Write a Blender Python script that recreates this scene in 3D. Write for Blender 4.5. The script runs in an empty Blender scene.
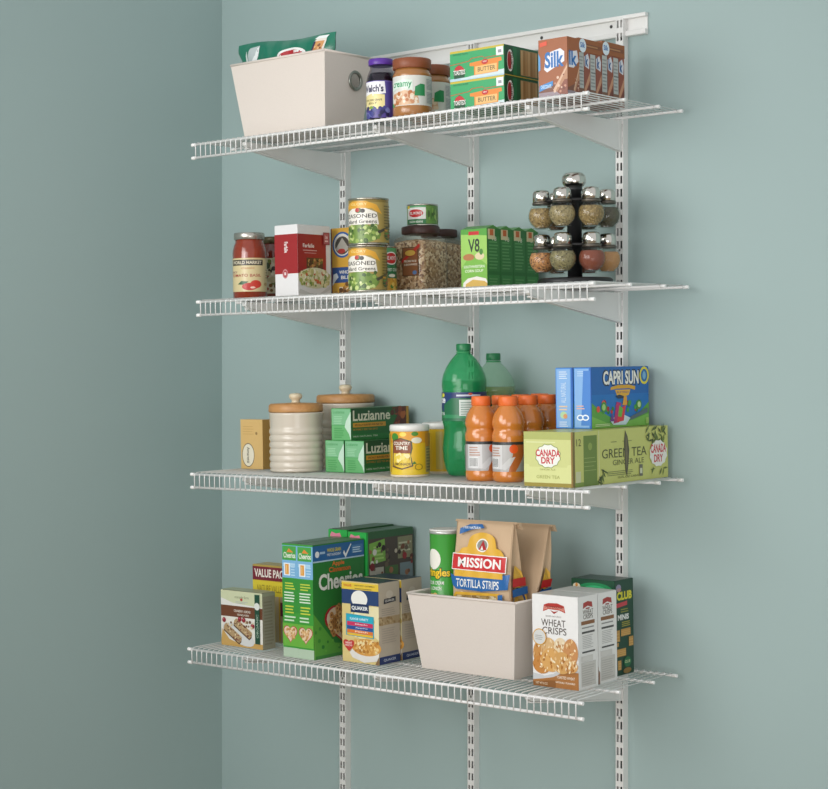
import bpy, bmesh, math, random
from math import pi, sin, cos, radians
from mathutils import Vector
S = bpy.context.scene
COL = S.collection
random.seed(7)
ZC = 1.5                                                     # eye height
DECK = [ZC + .5835, ZC + .2147, ZC - .1886, ZC - .5993]      # top of the wires, shelf by shelf from the top

# ------------------------------------------------------------------ materials
def lin(c):
    return c / 12.92 if c <= .04045 else ((c + .055) / 1.055) ** 2.4
def rgb(h):
    return tuple(lin(int(h[i:i + 2], 16) / 255) for i in (0, 2, 4)) + (1,)
_m = {}
def new_mat(key):
    m = bpy.data.materials.new('mat_' + key); m.use_nodes = True
    nt = m.node_tree
    return m, nt, nt.nodes['Principled BSDF'], nt.nodes['Material Output']
def P(h, rough=.45, metal=0., var=.05, scale=60., coat=0., bump=0.):
    """plain surface: one colour with a faint procedural mottling"""
    key = f'{h}_{rough}_{metal}_{var}_{scale}_{coat}_{bump}'
    if key in _m: return _m[key]
    m, nt, b, out = new_mat(key)
    tc = nt.nodes.new('ShaderNodeTexCoord'); n = nt.nodes.new('ShaderNodeTexNoise')
    n.inputs['Scale'].default_value = scale; n.inputs['Detail'].default_value = 3
    nt.links.new(tc.outputs['Object'], n.inputs['Vector'])
    mx = nt.nodes.new('ShaderNodeMix'); mx.data_type = 'RGBA'
    c = rgb(h)
    mx.inputs[6].default_value = tuple(v * (1 - var) for v in c[:3]) + (1,)
    mx.inputs[7].default_value = tuple(min(1, v * (1 + var)) for v in c[:3]) + (1,)
    nt.links.new(n.outputs['Fac'], mx.inputs[0]); nt.links.new(mx.outputs[2], b.inputs['Base Color'])
    b.inputs['Roughness'].default_value = rough; b.inputs['Metallic'].default_value = metal
    b.inputs['Coat Weight'].default_value = coat; b.inputs['Coat Roughness'].default_value = .15
    if bump:
        bp = nt.nodes.new('ShaderNodeBump'); bp.inputs['Strength'].default_value = bump; bp.inputs['Distance'].default_value = .002
        nt.links.new(n.outputs['Fac'], bp.inputs['Height']); nt.links.new(bp.outputs['Normal'], b.inputs['Normal'])
    _m[key] = m; return m
def GRAIN(h1, h2, h3, scale=260., rough=.7):
    """loose grains: seeds, rice, spice"""
    key = f'grain_{h1}{h2}{h3}{scale}'
    if key in _m: return _m[key]
    m, nt, b, out = new_mat(key)
    tc = nt.nodes.new('ShaderNodeTexCoord'); v = nt.nodes.new('ShaderNodeTexVoronoi'); v.inputs['Scale'].default_value = scale
    nt.links.new(tc.outputs['Object'], v.inputs['Vector'])
    r = nt.nodes.new('ShaderNodeValToRGB'); e = r.color_ramp.elements
    e[0].color = rgb(h1); e[0].position = .15; e[1].color = rgb(h3); e[1].position = .85
    x = e.new(.5); x.color = rgb(h2)
    nt.links.new(v.outputs['Color'], r.inputs['Fac']); nt.links.new(r.outputs['Color'], b.inputs['Base Color'])
    bp = nt.nodes.new('ShaderNodeBump'); bp.inputs['Strength'].default_value = .6; bp.inputs['Distance'].default_value = .002
    nt.links.new(v.outputs['Distance'], bp.inputs['Height']); nt.links.new(bp.outputs['Normal'], b.inputs['Normal'])
    b.inputs['Roughness'].default_value = rough
    _m[key] = m; return m
def CLEAR(h, dens=.0, body='FFFFFF', gloss=.06):
    """thin clear plastic or glass: tinted see-through + reflections (+ a share of body colour)"""
    key = f'clear_{h}{dens}{body}{gloss}'
    if key in _m: return _m[key]
    m, nt, b, out = new_mat(key); nt.nodes.remove(b)
    t = nt.nodes.new('ShaderNodeBsdfTransparent'); t.inputs[0].default_value = rgb(h)
    d = nt.nodes.new('ShaderNodeBsdfDiffuse'); d.inputs[0].default_value = rgb(body)
    g = nt.nodes.new('ShaderNodeBsdfGlossy'); g.inputs['Roughness'].default_value = gloss
    lw = nt.nodes.new('ShaderNodeFresnel'); lw.inputs['IOR'].default_value = 1.5
    ge = nt.nodes.new('ShaderNodeNewGeometry'); iv = nt.nodes.new('ShaderNodeMath'); iv.operation = 'SUBTRACT'; iv.inputs[0].default_value = 1
    nt.links.new(ge.outputs['Backfacing'], iv.inputs[1])
    fm = nt.nodes.new('ShaderNodeMath'); fm.operation = 'MULTIPLY'
    nt.links.new(lw.outputs[0], fm.inputs[0]); nt.links.new(iv.outputs[0], fm.inputs[1])
    nz = nt.nodes.new('ShaderNodeTexNoise'); nz.inputs['Scale'].default_value = 30
    bp = nt.nodes.new('ShaderNodeBump'); bp.inputs['Strength'].default_value = .05; bp.inputs['Distance'].default_value = .002
    nt.links.new(nz.outputs['Fac'], bp.inputs['Height']); nt.links.new(bp.outputs['Normal'], g.inputs['Normal'])
    a = nt.nodes.new('ShaderNodeMixShader'); a.inputs[0].default_value = dens
    nt.links.new(t.outputs[0], a.inputs[1]); nt.links.new(d.outputs[0], a.inputs[2])
    c = nt.nodes.new('ShaderNodeMixShader')
    nt.links.new(fm.outputs[0], c.inputs[0]); nt.links.new(a.outputs[0], c.inputs[1]); nt.links.new(g.outputs[0], c.inputs[2])
    nt.links.new(c.outputs[0], out.inputs['Surface'])
    _m[key] = m; return m
def WOOD(h1, h2):
    key = 'wood' + h1 + h2
    if key in _m: return _m[key]
    m, nt, b, out = new_mat(key)
    tc = nt.nodes.new('ShaderNodeTexCoord'); mp = nt.nodes.new('ShaderNodeMapping'); mp.inputs['Scale'].default_value = (3, 40, 40)
    w = nt.nodes.new('ShaderNodeTexNoise'); w.inputs['Scale'].default_value = 3; w.inputs['Detail'].default_value = 4
    r = nt.nodes.new('ShaderNodeValToRGB'); r.color_ramp.elements[0].color = rgb(h1); r.color_ramp.elements[1].color = rgb(h2)
    r.color_ramp.elements[0].position = .3; r.color_ramp.elements[1].position = .7
    nt.links.new(tc.outputs['Object'], mp.inputs[0]); nt.links.new(mp.outputs[0], w.inputs['Vector'])
    nt.links.new(w.outputs['Fac'], r.inputs['Fac']); nt.links.new(r.outputs['Color'], b.inputs['Base Color'])
    b.inputs['Roughness'].default_value = .45
    _m[key] = m; return m
def INK(h): return P(h, .38, 0, .03, 90, .15)                # print on coated card
WHITE_COAT = P('E9E8E6', .35, 0, .01, 40)
STEEL = P('E4E3E0', .38, 0, .01, 30)
CHROME = P('D9D4CC', .14, 1., .03, 40)

# ------------------------------------------------------------------ mesh building
_txt = {}
def text2d(s, bold=0., shear=0.):
    k = (s, bold, shear)
    if k in _txt: return _txt[k]
    cu = bpy.data.curves.new('t', 'FONT'); cu.body = s; cu.offset = bold; cu.shear = shear; cu.resolution_u = 3
    o = bpy.data.objects.new('t', cu); COL.objects.link(o)
    dg = bpy.context.evaluated_depsgraph_get()
    me = bpy.data.meshes.new_from_object(o.evaluated_get(dg))
    vs = [(v.co.x, v.co.y) for v in me.vertices]; fs = [tuple(p.vertices) for p in me.polygons]
    bpy.data.objects.remove(o); bpy.data.curves.remove(cu); bpy.data.meshes.remove(me)
    x0 = min(v[0] for v in vs); x1 = max(v[0] for v in vs); y0 = min(v[1] for v in vs); y1 = max(v[1] for v in vs)
    vs = [((x - x0) / (x1 - x0), (y - y0) / (y1 - y0)) for x, y in vs]
    _txt[k] = (vs, fs); return _txt[k]

class Mesher:
    def __init__(s): s.bm = bmesh.new(); s.mats = []
    def mi(s, m):
        if m not in s.mats: s.mats.append(m)
        return s.mats.index(m)
    def faces(s, vs, fs, m, smooth=False):
        i = s.mi(m); bv = [s.bm.verts.new(v) for v in vs]; out = []
        for f in fs:
            try: q = s.bm.faces.new([bv[k] for k in f])
            except ValueError: continue
            q.material_index = i; q.smooth = smooth; out.append(q)
        return bv, out
    def box(s, a, b, m, bev=0.):
        (x0, y0, z0), (x1, y1, z1) = a, b
        vs = [(x0, y0, z0), (x1, y0, z0), (x1, y1, z0), (x0, y1, z0), (x0, y0, z1), (x1, y0, z1), (x1, y1, z1), (x0, y1, z1)]
        bv, fs = s.faces(vs, [(3, 2, 1, 0), (4, 5, 6, 7), (0, 1, 5, 4), (1, 2, 6, 5), (2, 3, 7, 6), (3, 0, 4, 7)], m)
        if bev:
            es = list({e for f in fs for e in f.edges})
            bmesh.ops.bevel(s.bm, geom=es, offset=bev, segments=2, affect='EDGES', profile=.5)
    def loft(s, loops, m, caps=(True, True), smooth=True):
        n = len(loops[0]); vs = [v for l in loops for v in l]; fs = []
        for i in range(len(loops) - 1):
            for k in range(n):
                fs.append((i * n + k, i * n + (k + 1) % n, (i + 1) * n + (k + 1) % n, (i + 1) * n + k))
        bv, out = s.faces(vs, fs, m, smooth)
        mi = s.mi(m)
        if caps[0]:
            q = s.bm.faces.new(bv[:n][::-1]); q.material_index = mi
        if caps[1]:
            q = s.bm.faces.new(bv[-n:]); q.material_index = mi
    def lathe(s, prof, m, c=(0, 0), n=40, caps=(True, True), smooth=True):
        s.loft([[(c[0] + r * cos(2 * pi * k / n), c[1] + r * sin(2 * pi * k / n), z) for k in range(n)] for r, z in prof], m, caps, smooth)
    def tube(s, pts, r, m, n=6):
        pts = [Vector(p) for p in pts]; loops = []
        for i, p in enumerate(pts):
            d = (pts[min(i + 1, len(pts) - 1)] - pts[max(i - 1, 0)]).normalized()
            up = Vector((0, 0, 1)) if abs(d.z) < .8 and abs(d.x) < .8 else (Vector((0, 0, 1)) if abs(d.z) < .8 else Vector((1, 0, 0)))
            a = d.cross(up).normalized(); b = a.cross(d)
            loops.append([tuple(p + a * (r * cos(2 * pi * k / n)) + b * (r * sin(2 * pi * k / n))) for k in range(n)])
        s.loft(loops, m)
    def prism(s, poly, x0, x1, m, bev=0):                    # poly in (y,z), extruded along x
        n = len(poly); vs = [(x0, y, z) for y, z in poly] + [(x1, y, z) for y, z in poly]
        fs = [tuple(range(n))[::-1], tuple(range(n, 2 * n))] + [(k, (k + 1) % n, n + (k + 1) % n, n + k) for k in range(n)]
        bv, f = s.faces(vs, fs, m)
        if bev:
            es = list({e for q in f for e in q.edges})
            bmesh.ops.bevel(s.bm, geom=es, offset=bev, segments=2, affect='EDGES', profile=.5)
    def ring(s, c, axis, R, r, m, n=28, k=8):                # torus, axis 'x','y','z'
        vs = []; fs = []
        for i in range(n):
            a = 2 * pi * i / n
            for j in range(k):
                b = 2 * pi * j / k; rad = R + r * cos(b); h = r * sin(b)
                p = {'x': (h, rad * cos(a), rad * sin(a)), 'y': (rad * cos(a), h, rad * sin(a)), 'z': (rad * cos(a), rad * sin(a), h)}[axis]
                vs.append((c[0] + p[0], c[1] + p[1], c[2] + p[2]))
                fs.append((i * k + j, ((i + 1) % n) * k + j, ((i + 1) % n) * k + (j + 1) % k, i * k + (j + 1) % k))
        s.faces(vs, fs, m, True)
    def sphere(s, c, r, m, sz=1., n=24):
        s.lathe([(r * sin(pi * i / 14), c[2] - r * sz * cos(pi * i / 14)) for i in range(1, 14)], m, (c[0], c[1]), n)
    def build(s, name, parent=None):
        me = bpy.data.meshes.new(name)
        bmesh.ops.recalc_face_normals(s.bm, faces=list(s.bm.faces)) if getattr(s, 'recalc', True) else None
        s.bm.to_mesh(me); s.bm.free()
        for m in s.mats: me.materials.append(m)
        o = bpy.data.objects.new(name, me); COL.objects.link(o)
        if parent: o.parent = parent
        return o

class Art:
    """print on a surface: fn(u, v, lift) -> xyz ; u,v given as fractions of W x H"""
    def __init__(s, thing, fn, W, H, step=0., base='print'):
        s.dy = 0.; s.t, s.fn, s.W, s.H, s.step, s.l, s.part, s.base = thing, fn, W, H, step, .00025, base, base
    def on(s, part):
        s.part = part
        if part != s.base: s.t.sub.setdefault(part, s.base)   # lettering and pictures belong to the print they stand on
        return s
    def add(s, vs, fs, col, dl=.00004):
        m = INK(col) if isinstance(col, str) else col
        s.l += dl
        vs = [(x * s.W, (y + s.dy) * s.H) for x, y in vs]
        if s.step:
            b = bmesh.new(); bv = [b.verts.new((x, y, 0)) for x, y in vs]
            for f in fs:
                try: b.faces.new([bv[k] for k in f])
                except ValueError: pass
            x0 = min(v[0] for v in vs); x1 = max(v[0] for v in vs)
            k = math.floor(x0 / s.step) + 1
            while k * s.step < x1:
                bmesh.ops.bisect_plane(b, geom=list(b.verts) + list(b.edges) + list(b.faces), dist=1e-7, plane_co=(k * s.step, 0, 0), plane_no=(1, 0, 0)); k += 1
            if getattr(s, 'vstep', 0):
                y0 = min(v[1] for v in vs); y1 = max(v[1] for v in vs); k = math.floor(y0 / s.vstep) + 1
                while k * s.vstep < y1:
                    bmesh.ops.bisect_plane(b, geom=list(b.verts) + list(b.edges) + list(b.faces), dist=1e-7, plane_co=(0, k * s.vstep, 0), plane_no=(0, 1, 0)); k += 1
            b.verts.index_update()
            vs = [(v.co.x, v.co.y) for v in b.verts]; fs = [[v.index for v in f.verts] for f in b.faces]; b.free()
        s.t.mesh(s.part).faces([s.fn(x, y, s.l) for x, y in vs], fs, m, bool(s.step))
        return s
    def poly(s, pts, col, dl=.00004): return s.add(pts, [tuple(range(len(pts)))], col, dl)
    def rect(s, x, y, w, h, col): return s.poly([(x, y), (x + w, y), (x + w, y + h), (x, y + h)], col)
    def ell(s, cx, cy, rx, ry, col, n=24, rot=0., dl=.00004):
        return s.poly([(cx + rx * cos(2 * pi * k / n) * cos(rot) - ry * sin(2 * pi * k / n) * sin(rot) * (s.H / s.W) * 0 - (ry * sin(2 * pi * k / n) * sin(rot)),
                        cy + rx * cos(2 * pi * k / n) * sin(rot) + ry * sin(2 * pi * k / n) * cos(rot)) for k in range(n)], col, dl)
    def text(s, t, x, y, w, h, col, bold=.015, shear=0., vert=False, out=None):
        vs, fs = text2d(t, bold, shear)
        f = (lambda a, b: (x + (1 - b) * w, y + a * h)) if vert == 'up' else (lambda a, b: (x + b * w, y + (1 - a) * h)) if vert else (lambda a, b: (x + a * w, y + b * h))
        if out:
            v2, f2 = text2d(t, bold + .05, shear); e = .03 * w; g = .10 * h
            s.add([(x - e + a * (w + 2 * e), y - g + b * (h + 2 * g)) if not vert else f(a, b) for a, b in v2], f2, out)
        return s.add([f(a, b) for a, b in vs], fs, col)
    def lines(s, x, y, w, h, n, col, fill=.45, ragged=.25):
        for k in range(n):
            ww = w * (1 - random.random() * ragged)
            s.rect(x, y + h * (n - 1 - k) / n, ww, h / n * fill, col)
        return s
    def blobs(s, x0, y0, x1, y1, n, cols, r0, r1, asp=1., rot=True, inside=None):
        k = 0
        while k < n:
            x, y = random.uniform(x0, x1), random.uniform(y0, y1)
            if inside and not inside(x, y): continue
            k += 1
            r = random.uniform(r0, r1)
            s.ell(x, y, r, r * s.W / s.H * asp, random.choice(cols), 9, 0, .000012)
        return s

TILT = .0235                                                 # the brackets let every shelf drop a little towards the front
def on_shelf(loc):
    x, y, z = loc
    for d in DECK:
        if d - .02 <= z < d + .345:
            dz = z - d
            return (x, y - dz * TILT, d + TILT * (y + .381) + dz)
    return loc
class Thing:
    def __init__(s, name, label, cat, loc, group=None, rz=0., tilt=True):
        if tilt: loc = on_shelf(loc)
        o = bpy.data.objects.new(name, None); COL.objects.link(o); o.location = loc; o.rotation_euler = (math.atan(TILT) if tilt else 0, 0, rz)
        o.empty_display_size = .02
        o['label'] = label; o['category'] = cat
        if group: o['group'] = group
        s.o = o; s.m = {}; s.sub = {}; s.lab = {}
    def mesh(s, part):
        if part not in s.m: s.m[part] = Mesher()
        return s.m[part]
    def done(s):
        objs = {}
        for p, m in s.m.items():
            objs[p] = m.build(p.split('#')[0], s.o)
        for c, p in s.sub.items():
            if c in objs and p in objs: objs[c].parent = objs[p]
        for p, l in s.lab.items(): objs[p]['label'] = l
        return s.o

class Carton(Thing):
    def __init__(s, name, label, cat, x0, y0, z, w, d, h, col, group=None, rz=0., side=None, top=None):
        super().__init__(name, label, cat, (x0 + w / 2, y0 + d / 2, z), group, rz)
        s.w, s.d, s.h = w, d, h
        s.mesh('carton').box((-w / 2, -d / 2, 0), (w / 2, d / 2, h), INK(col), .0009)
        if top:                                               # closed lid flaps: two thin flaps meeting on a seam
            f = s.mesh('top_flap')
            f.box((-w / 2 + .001, -d / 2 + .001, h), (w / 2 - .001, -.0004, h + .0007), INK(top)); f.box((-w / 2 + .001, .0004, h), (w / 2 - .001, d / 2 - .001, h + .0007), INK(top))
    def front(s, part='front_print'): return Art(s, lambda u, v, l: (-s.w / 2 + u, -s.d / 2 - l, v), s.w, s.h, 0, part)
    def right(s, part='side_print'): return Art(s, lambda u, v, l: (s.w / 2 + l, -s.d / 2 + u, v), s.d, s.h, 0, part)
    def topart(s, part='top_print'): return Art(s, lambda u, v, l: (-s.w / 2 + u, -s.d / 2 + v, s.h + .0006 + l), s.w, s.d, 0, part)

def cyl_art(t, r, z0, W, H, deg, part='label', step=.005):
    th = radians(deg)
    return Art(t, lambda u, v, l: ((r + l) * cos(th + (u - W / 2) / r), (r + l) * sin(th + (u - W / 2) / r), z0 + v), W, H, step, part)
def structure(name, mesher):
    o = mesher.build(name); o['kind'] = 'structure'; return o
def single(o, label, cat, group=None):
    o['label'] = label; o['category'] = cat
    if group: o['group'] = group
    return o

# ------------------------------------------------------------------ the room
WALL = P('A1B5B3', .75, 0, .01, 6, 0, .02)
b = Mesher(); b.box((-.12, 0, 0), (4.6, .12, 2.9), WALL); structure('wall_back', b)
b = Mesher(); b.box((-.12, -4.2, 0), (0, 0, 2.9), WALL); structure('wall_left', b)
b = Mesher(); b.box((-.12, -4.2, -.06), (4.6, .12, 0), WOOD('A58B6C', 'B79C7C')); structure('floor', b)
b = Mesher(); b.box((0, -.012, 0), (4.6, 0, .09), P('E4E3DF', .4)); structure('baseboard_back', b)
b = Mesher(); b.box((0, -4.2, 0), (.012, -.012, .09), P('E4E3DF', .4)); structure('baseboard_left', b)

# ------------------------------------------------------------------ hang track, uprights, brackets, shelves
t = Thing('hang_track', 'white horizontal metal hang track at the top of the wall, carrying the uprights', 'rail', (.9, 0, ZC + .765), tilt=False)
m = t.mesh('track'); x0, x1 = -.505, .4055
m.box((x0, -.004, 0), (x1, 0, .046), STEEL, .0006)
m.box((x0, -.013, .0375), (x1, -.0035, .046), STEEL, .0012); m.box((x0, -.013, 0), (x1, -.0035, .0115), STEEL, .0018)
for k, x in enumerate((.129, .314)):
    h = t.mesh(f'screw#{k}')
    n = 14; vs = [(x + .0038 * cos(2 * pi * j / n), -.0046, .0275 + .0038 * sin(2 * pi * j / n)) for j in range(n)] + [(x + .003 * cos(2 * pi * j / n), -.0056, .0275 + .003 * sin(2 * pi * j / n)) for j in range(n)]
    h.faces(vs, [(j, (j + 1) % n, n + (j + 1) % n, n + j) for j in range(n)] + [tuple(range(n, 2 * n))], P('4A4A48', .4, .6))
t.done()

UPX = (.4525, .8500, 1.2545)                                 # right-hand faces of the uprights
UNAME = ('left', 'middle', 'right')
def upright(x, which):
    t = Thing('shelf_upright', f'white slotted metal upright on the wall, {which} one of the three', 'upright', (x - .0095, 0, ZC - 1.16), 'slotted wall uprights', tilt=False)
    w, dep, H = .0190, .0187, 1.16 + .803; m = t.mesh('channel'); f = -dep
    m.box((-w / 2, f, 0), (-w / 2 + .0013, 0, H), STEEL); m.box((w / 2 - .0013, f, 0), (w / 2, 0, H), STEEL)
    m.box((-w / 2, f - .0012, 0), (-w / 2 + .0024, f, H), STEEL); m.box((w / 2 - .0024, f - .0012, 0), (w / 2, f, H), STEEL)
    m.box((-.0020, f - .0012, 0), (.0020, f, H), STEEL)
    m.box((-w / 2 + .0012, -.0012, 0), (w / 2 - .0012, -.0002, H), P('4A4D4C', .7))  # dark grey back: shade inside the slots put into its colour
    p = .028; k = 0
    while k * p < H:
        z0, z1 = k * p, min(H, k * p + .0115)
        for a, c in ((-w / 2 + .0024, -.0020), (.0020, w / 2 - .0024)): m.box((a, f - .0012, z0), (c, f, z1), STEEL)
        k += 1
    for k in range(6):                                       # fixing screws in the face
        z = .12 + k * .336
        n = 10; s = t.mesh(f'screw#{k}')
        vs = [(.0028 * cos(2 * pi * j / n), f - .0013, z + .0028 * sin(2 * pi * j / n)) for j in range(n)] + [(.002 * cos(2 * pi * j / n), f - .0024, z + .002 * sin(2 * pi * j / n)) for j in range(n)]
        s.faces(vs, [(j, (j + 1) % n, n + (j + 1) % n, n + j) for j in range(n)] + [tuple(range(n, 2 * n))], P('8D8D8A', .35, .7))
    t.done()
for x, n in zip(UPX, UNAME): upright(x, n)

ORD = ('top', 'second', 'third', 'bottom')
SDX = (0., .0148, .0015, -.0126)
def bracket(x, z, which, sh):
    t = Thing('shelf_bracket', f'white tapered metal bracket under the {sh} shelf at the {which} upright', 'bracket', (x - .0095, -.0199, z - .0105), 'shelf brackets')
    m = t.mesh('arm')
    m.prism([(0, -.062), (0, 0), (-.340, 0), (-.340, -.008), (-.330, -.013)], -.0058, .0058, STEEL, .0012)
    m.prism([(0, -.0655), (0, -.0615), (-.332, -.0135), (-.332, -.0165)], -.0068, .0068, STEEL, .0009)
    h = t.mesh('hook_plate'); h.prism([(-.0005, -.064), (-.0005, .002), (-.012, .002), (-.012, -.061)], -.0066, .0066, STEEL, .0006)
    t.done()
def wire_shelf(i):
    z = DECK[i]; xa, xb = .2955 + SDX[i] + (0, .002, -.005, 0)[i], 1.405 + SDX[i] + (0, -.001, 0, 0)[i]; xc = (xa + xb) / 2; L = (xb - xa) / 2
    yb, yf = -.030, -.381
    t = Thing('wire_shelf', f'white ventilated wire shelf with a front lip, {ORD[i]} one of the four', 'shelf', (xc, yb, z), 'wire shelves')
    m = t.mesh('wire_deck'); D = yf - yb; n = 66; r = .0014
    for k in range(n):
        x = -L + .013 + (2 * L - .026) * k / (n - 1)
        m.tube([(x, .002, -.0016), (x, D + .012, -.0016), (x, D + .003, -.0022), (x, D - .0025, -.0055), (x, D - .0033, -.012), (x, D - .0033, -.038)], r, WHITE_COAT, 5)
    rods = [(D, -.0062, .0031), (-.220, -.0055, .0028), (-.091, -.0055, .0028), (0., -.0055, .0028)]
    for k, (y, zz, rr) in enumerate(rods + [(D, -.0368, .0031)]):
        nm = f'support_rod#{k}' if k < 4 else 'lip_rod'
        t.mesh(nm).tube([(-L + .001, y, zz), (L - .001, y, zz)], rr, WHITE_COAT, 10)
        for s in (-1, 1):
            cn = f'end_cap#{k}{s}'; q = t.mesh(cn)
            q.tube([(s * (L - .010), y, zz), (s * (L + .001), y, zz), (s * (L + .0022), y, zz)], rr + .0009, P('F2F1EF', .3), 10)
            t.sub[cn] = nm
    t.done()
for i in range(4):
    wire_shelf(i)
    for x, n in zip(UPX, UNAME): bracket(x, DECK[i], n, ORD[i])

# ------------------------------------------------------------------ fabric bins
def fabric_bin(label, x0, x1, yf, z, d, h, e=.0215):
    w = x1 - x0; FAB = P('DCD1C8', .8, 0, .03, 300, 0, .15)
    t = Thing('storage_bin', label, 'bin', ((x0 + x1) / 2, yf + d / 2, z), 'white fabric bins')
    m = t.mesh('body'); T = .0045
    def rect(a, b, zz): return [(-a, -b, zz), (a, -b, zz), (a, b, zz), (-a, b, zz)]
    def loop(s, zz):                                         # s: inset
        k = e * zz / h
        return rect(w / 2 + k - s, d / 2 + k - s, zz)
    o0, o1, i1, i0 = loop(0, 0), loop(0, h), loop(T, h), loop(T, T)
    vs = o0 + o1 + i1 + i0; fs = [(3, 2, 1, 0), (12, 13, 14, 15)]
    for a in (0, 4, 8):
        for k in range(4):
            if k == 1 and a in (0, 8): continue              # right wall is built with its hole
            fs.append((a + k, a + (k + 1) % 4, a + 4 + (k + 1) % 4, a + 4 + k))
    m.faces(vs, fs, FAB)
    # right wall: quad with a round hole, outside and inside, joined by a short sleeve
    R = .0185; zc = .116; n = 32; yc = .026; rings = []
    for s in (0, T):
        P0, P1 = (lambda zz: w / 2 + e * zz / h - s), (lambda zz: d / 2 + e * zz / h - s)
        zb, zt = (0 if s == 0 else T), h
        outer = []; inner = []
        for k in range(n):
            a = 2 * pi * (k + .5) / n; c, q = cos(a), sin(a)
            # ray from the hole's centre out to the trapezium's edge
            tt = 9.
            for lim in ((zt - zc) / q if q > 1e-6 else 9., (zb - zc) / q if q < -1e-6 else 9.): tt = min(tt, lim)
            lo, hi = 0., tt
            for _ in range(30):
                mid = (lo + hi) / 2
                if abs(yc + mid * c) <= P1(zc + mid * q): lo = mid
                else: hi = mid
            outer.append((P0(zc + lo * q), yc + lo * c, zc + lo * q)); inner.append((P0(zc + R * q), yc + R * c, zc + R * q))
        m.faces(outer + inner, [(k, (k + 1) % n, n + (k + 1) % n, n + k) for k in range(n)], FAB)
        # corner fillers: the ring's outer polygon misses the four exact corners
        for sy in (-1, 1):
            for zz in (zb, zt):
                cor = (P0(zz), sy * P1(zz), zz)
                o = sorted(range(n), key=lambda k: (outer[k][1] - cor[1]) ** 2 + (outer[k][2] - cor[2]) ** 2)[:2]
                m.faces([cor, outer[o[0]], outer[o[1]]], [(0, 1, 2)], FAB)
        rings.append(inner)
    m.faces(rings[0] + rings[1], [(k, (k + 1) % n, n + (k + 1) % n, n + k) for k in range(n)], FAB)
    m.recalc = False
    g = t.mesh('grommet'); g.ring((w / 2 + e * zc / h + .0005, yc, zc), 'x', .0195, .0038, P('8E9088', .3, .85), 32, 10)
    # stitched rim
    r = t.mesh('rim')
    k = e + .0006
    for a, c in (((-w / 2 - k, -d / 2 - k), (w / 2 + k, -d / 2 - k)), ((w / 2 + k, -d / 2 - k), (w / 2 + k, d / 2 + k)), ((w / 2 + k, d / 2 + k), (-w / 2 - k, d / 2 + k)), ((-w / 2 - k, d / 2 + k), (-w / 2 - k, -d / 2 - k))):
        r.tube([(a[0] * .995, a[1] * .99, h), (c[0] * .995, c[1] * .99, h)], .0028, FAB, 8)
    t.done()
fabric_bin('white fabric storage bin with a metal grommet, on the top shelf', .418, .670, -.330, DECK[0], .122, .171)
fabric_bin('white fabric storage bin holding chip bags on the bottom shelf', .914, 1.159, -.286, DECK[3], .117, .163)

# ------------------------------------------------------------------ pillow bag and stand-up bags
def snack_bag():
    z = DECK[0] + .006
    t = Thing('snack_bag', 'green plastic snack bag sticking out of the bin on the top shelf', 'bag', (.499, -.270, z))
    W, H, TH = .310, .228, .052; nx, nz = 44, 24
    FILM = P('14755B', .28, 0, .06, 25, .3)
    def prof(u, v):                                          # half thickness
        a = max(0, 1 - abs(2 * u - 1) ** 3); b = max(0, 1 - abs(2 * v - 1) ** 4)
        wr = 1 + .10 * sin(u * 37 + v * 9) + .08 * sin(v * 31 - u * 13)
        return TH / 2 * (a ** .7) * (b ** .6) * wr + .0008
    def zz(u, v): return v * H + v * (.003 * sin(u * 8) - .010 * u)
    def fn(sgn):
        return lambda u, v, l=0: ((u - .5) * W * (.66 + .34 * min(1, (v / .92) ** 1.3)) + .003 * sin(v * 25) * (abs(2 * u - 1) > .9), sgn * (prof(u, v) + l), zz(u, v))
    m = t.mesh('bag')
    for s in (-1, 1):
        f = fn(s); vs = [f(i / nx, j / nz) for j in range(nz + 1) for i in range(nx + 1)]
        m.faces(vs, [(j * (nx + 1) + i, j * (nx + 1) + i + 1, (j + 1) * (nx + 1) + i + 1, (j + 1) * (nx + 1) + i) for j in range(nz) for i in range(nx)], FILM, True)
    a = Art(t, lambda u, v, l: fn(-1)(u / W, v / H, l + .0006), W, H, .006, 'print'); a.vstep = .008
    a.poly([(.07, .60), (.10, .86), (.125, .91), (.10, .60)], 'D8DEDB')
    a.on('silver_panel').poly([(.10, .60), (.13, .86), (.17, .93), (.27, .95), (.24, .78), (.22, .60)], 'B9C3C3')
    a.poly([(.13, .6), (.15, .7), (.24, .92), (.265, .94), (.23, .72), (.22, .6)], 'E9ECEB')
    a.on('logo').ell(.62, .80, .15, .10, 'F1F1EE', 32).ell(.62, .79, .130, .088, 'B9202A', 32)
    a.on('picture').poly([(.83, .70), (.83, .92), (.85, .95), (.93, .95), (.925, .70)], 'E9E2D6')
    a.poly([(.845, .70), (.842, .92), (.915, .92), (.91, .70)], 'D79A5E')
    a.blobs(.85, .72, .91, .9, 22, ['A9612F', 'EFC38D', '7A3B22', 'C98148'], .006, .014)
    a.rect(.825, .72, .018, .2, '3A2C52').poly([(.83, .945), (.86, .975), (.95, .975), (.93, .945)], 'EDF1EF')
    t.done()
snack_bag()

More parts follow.
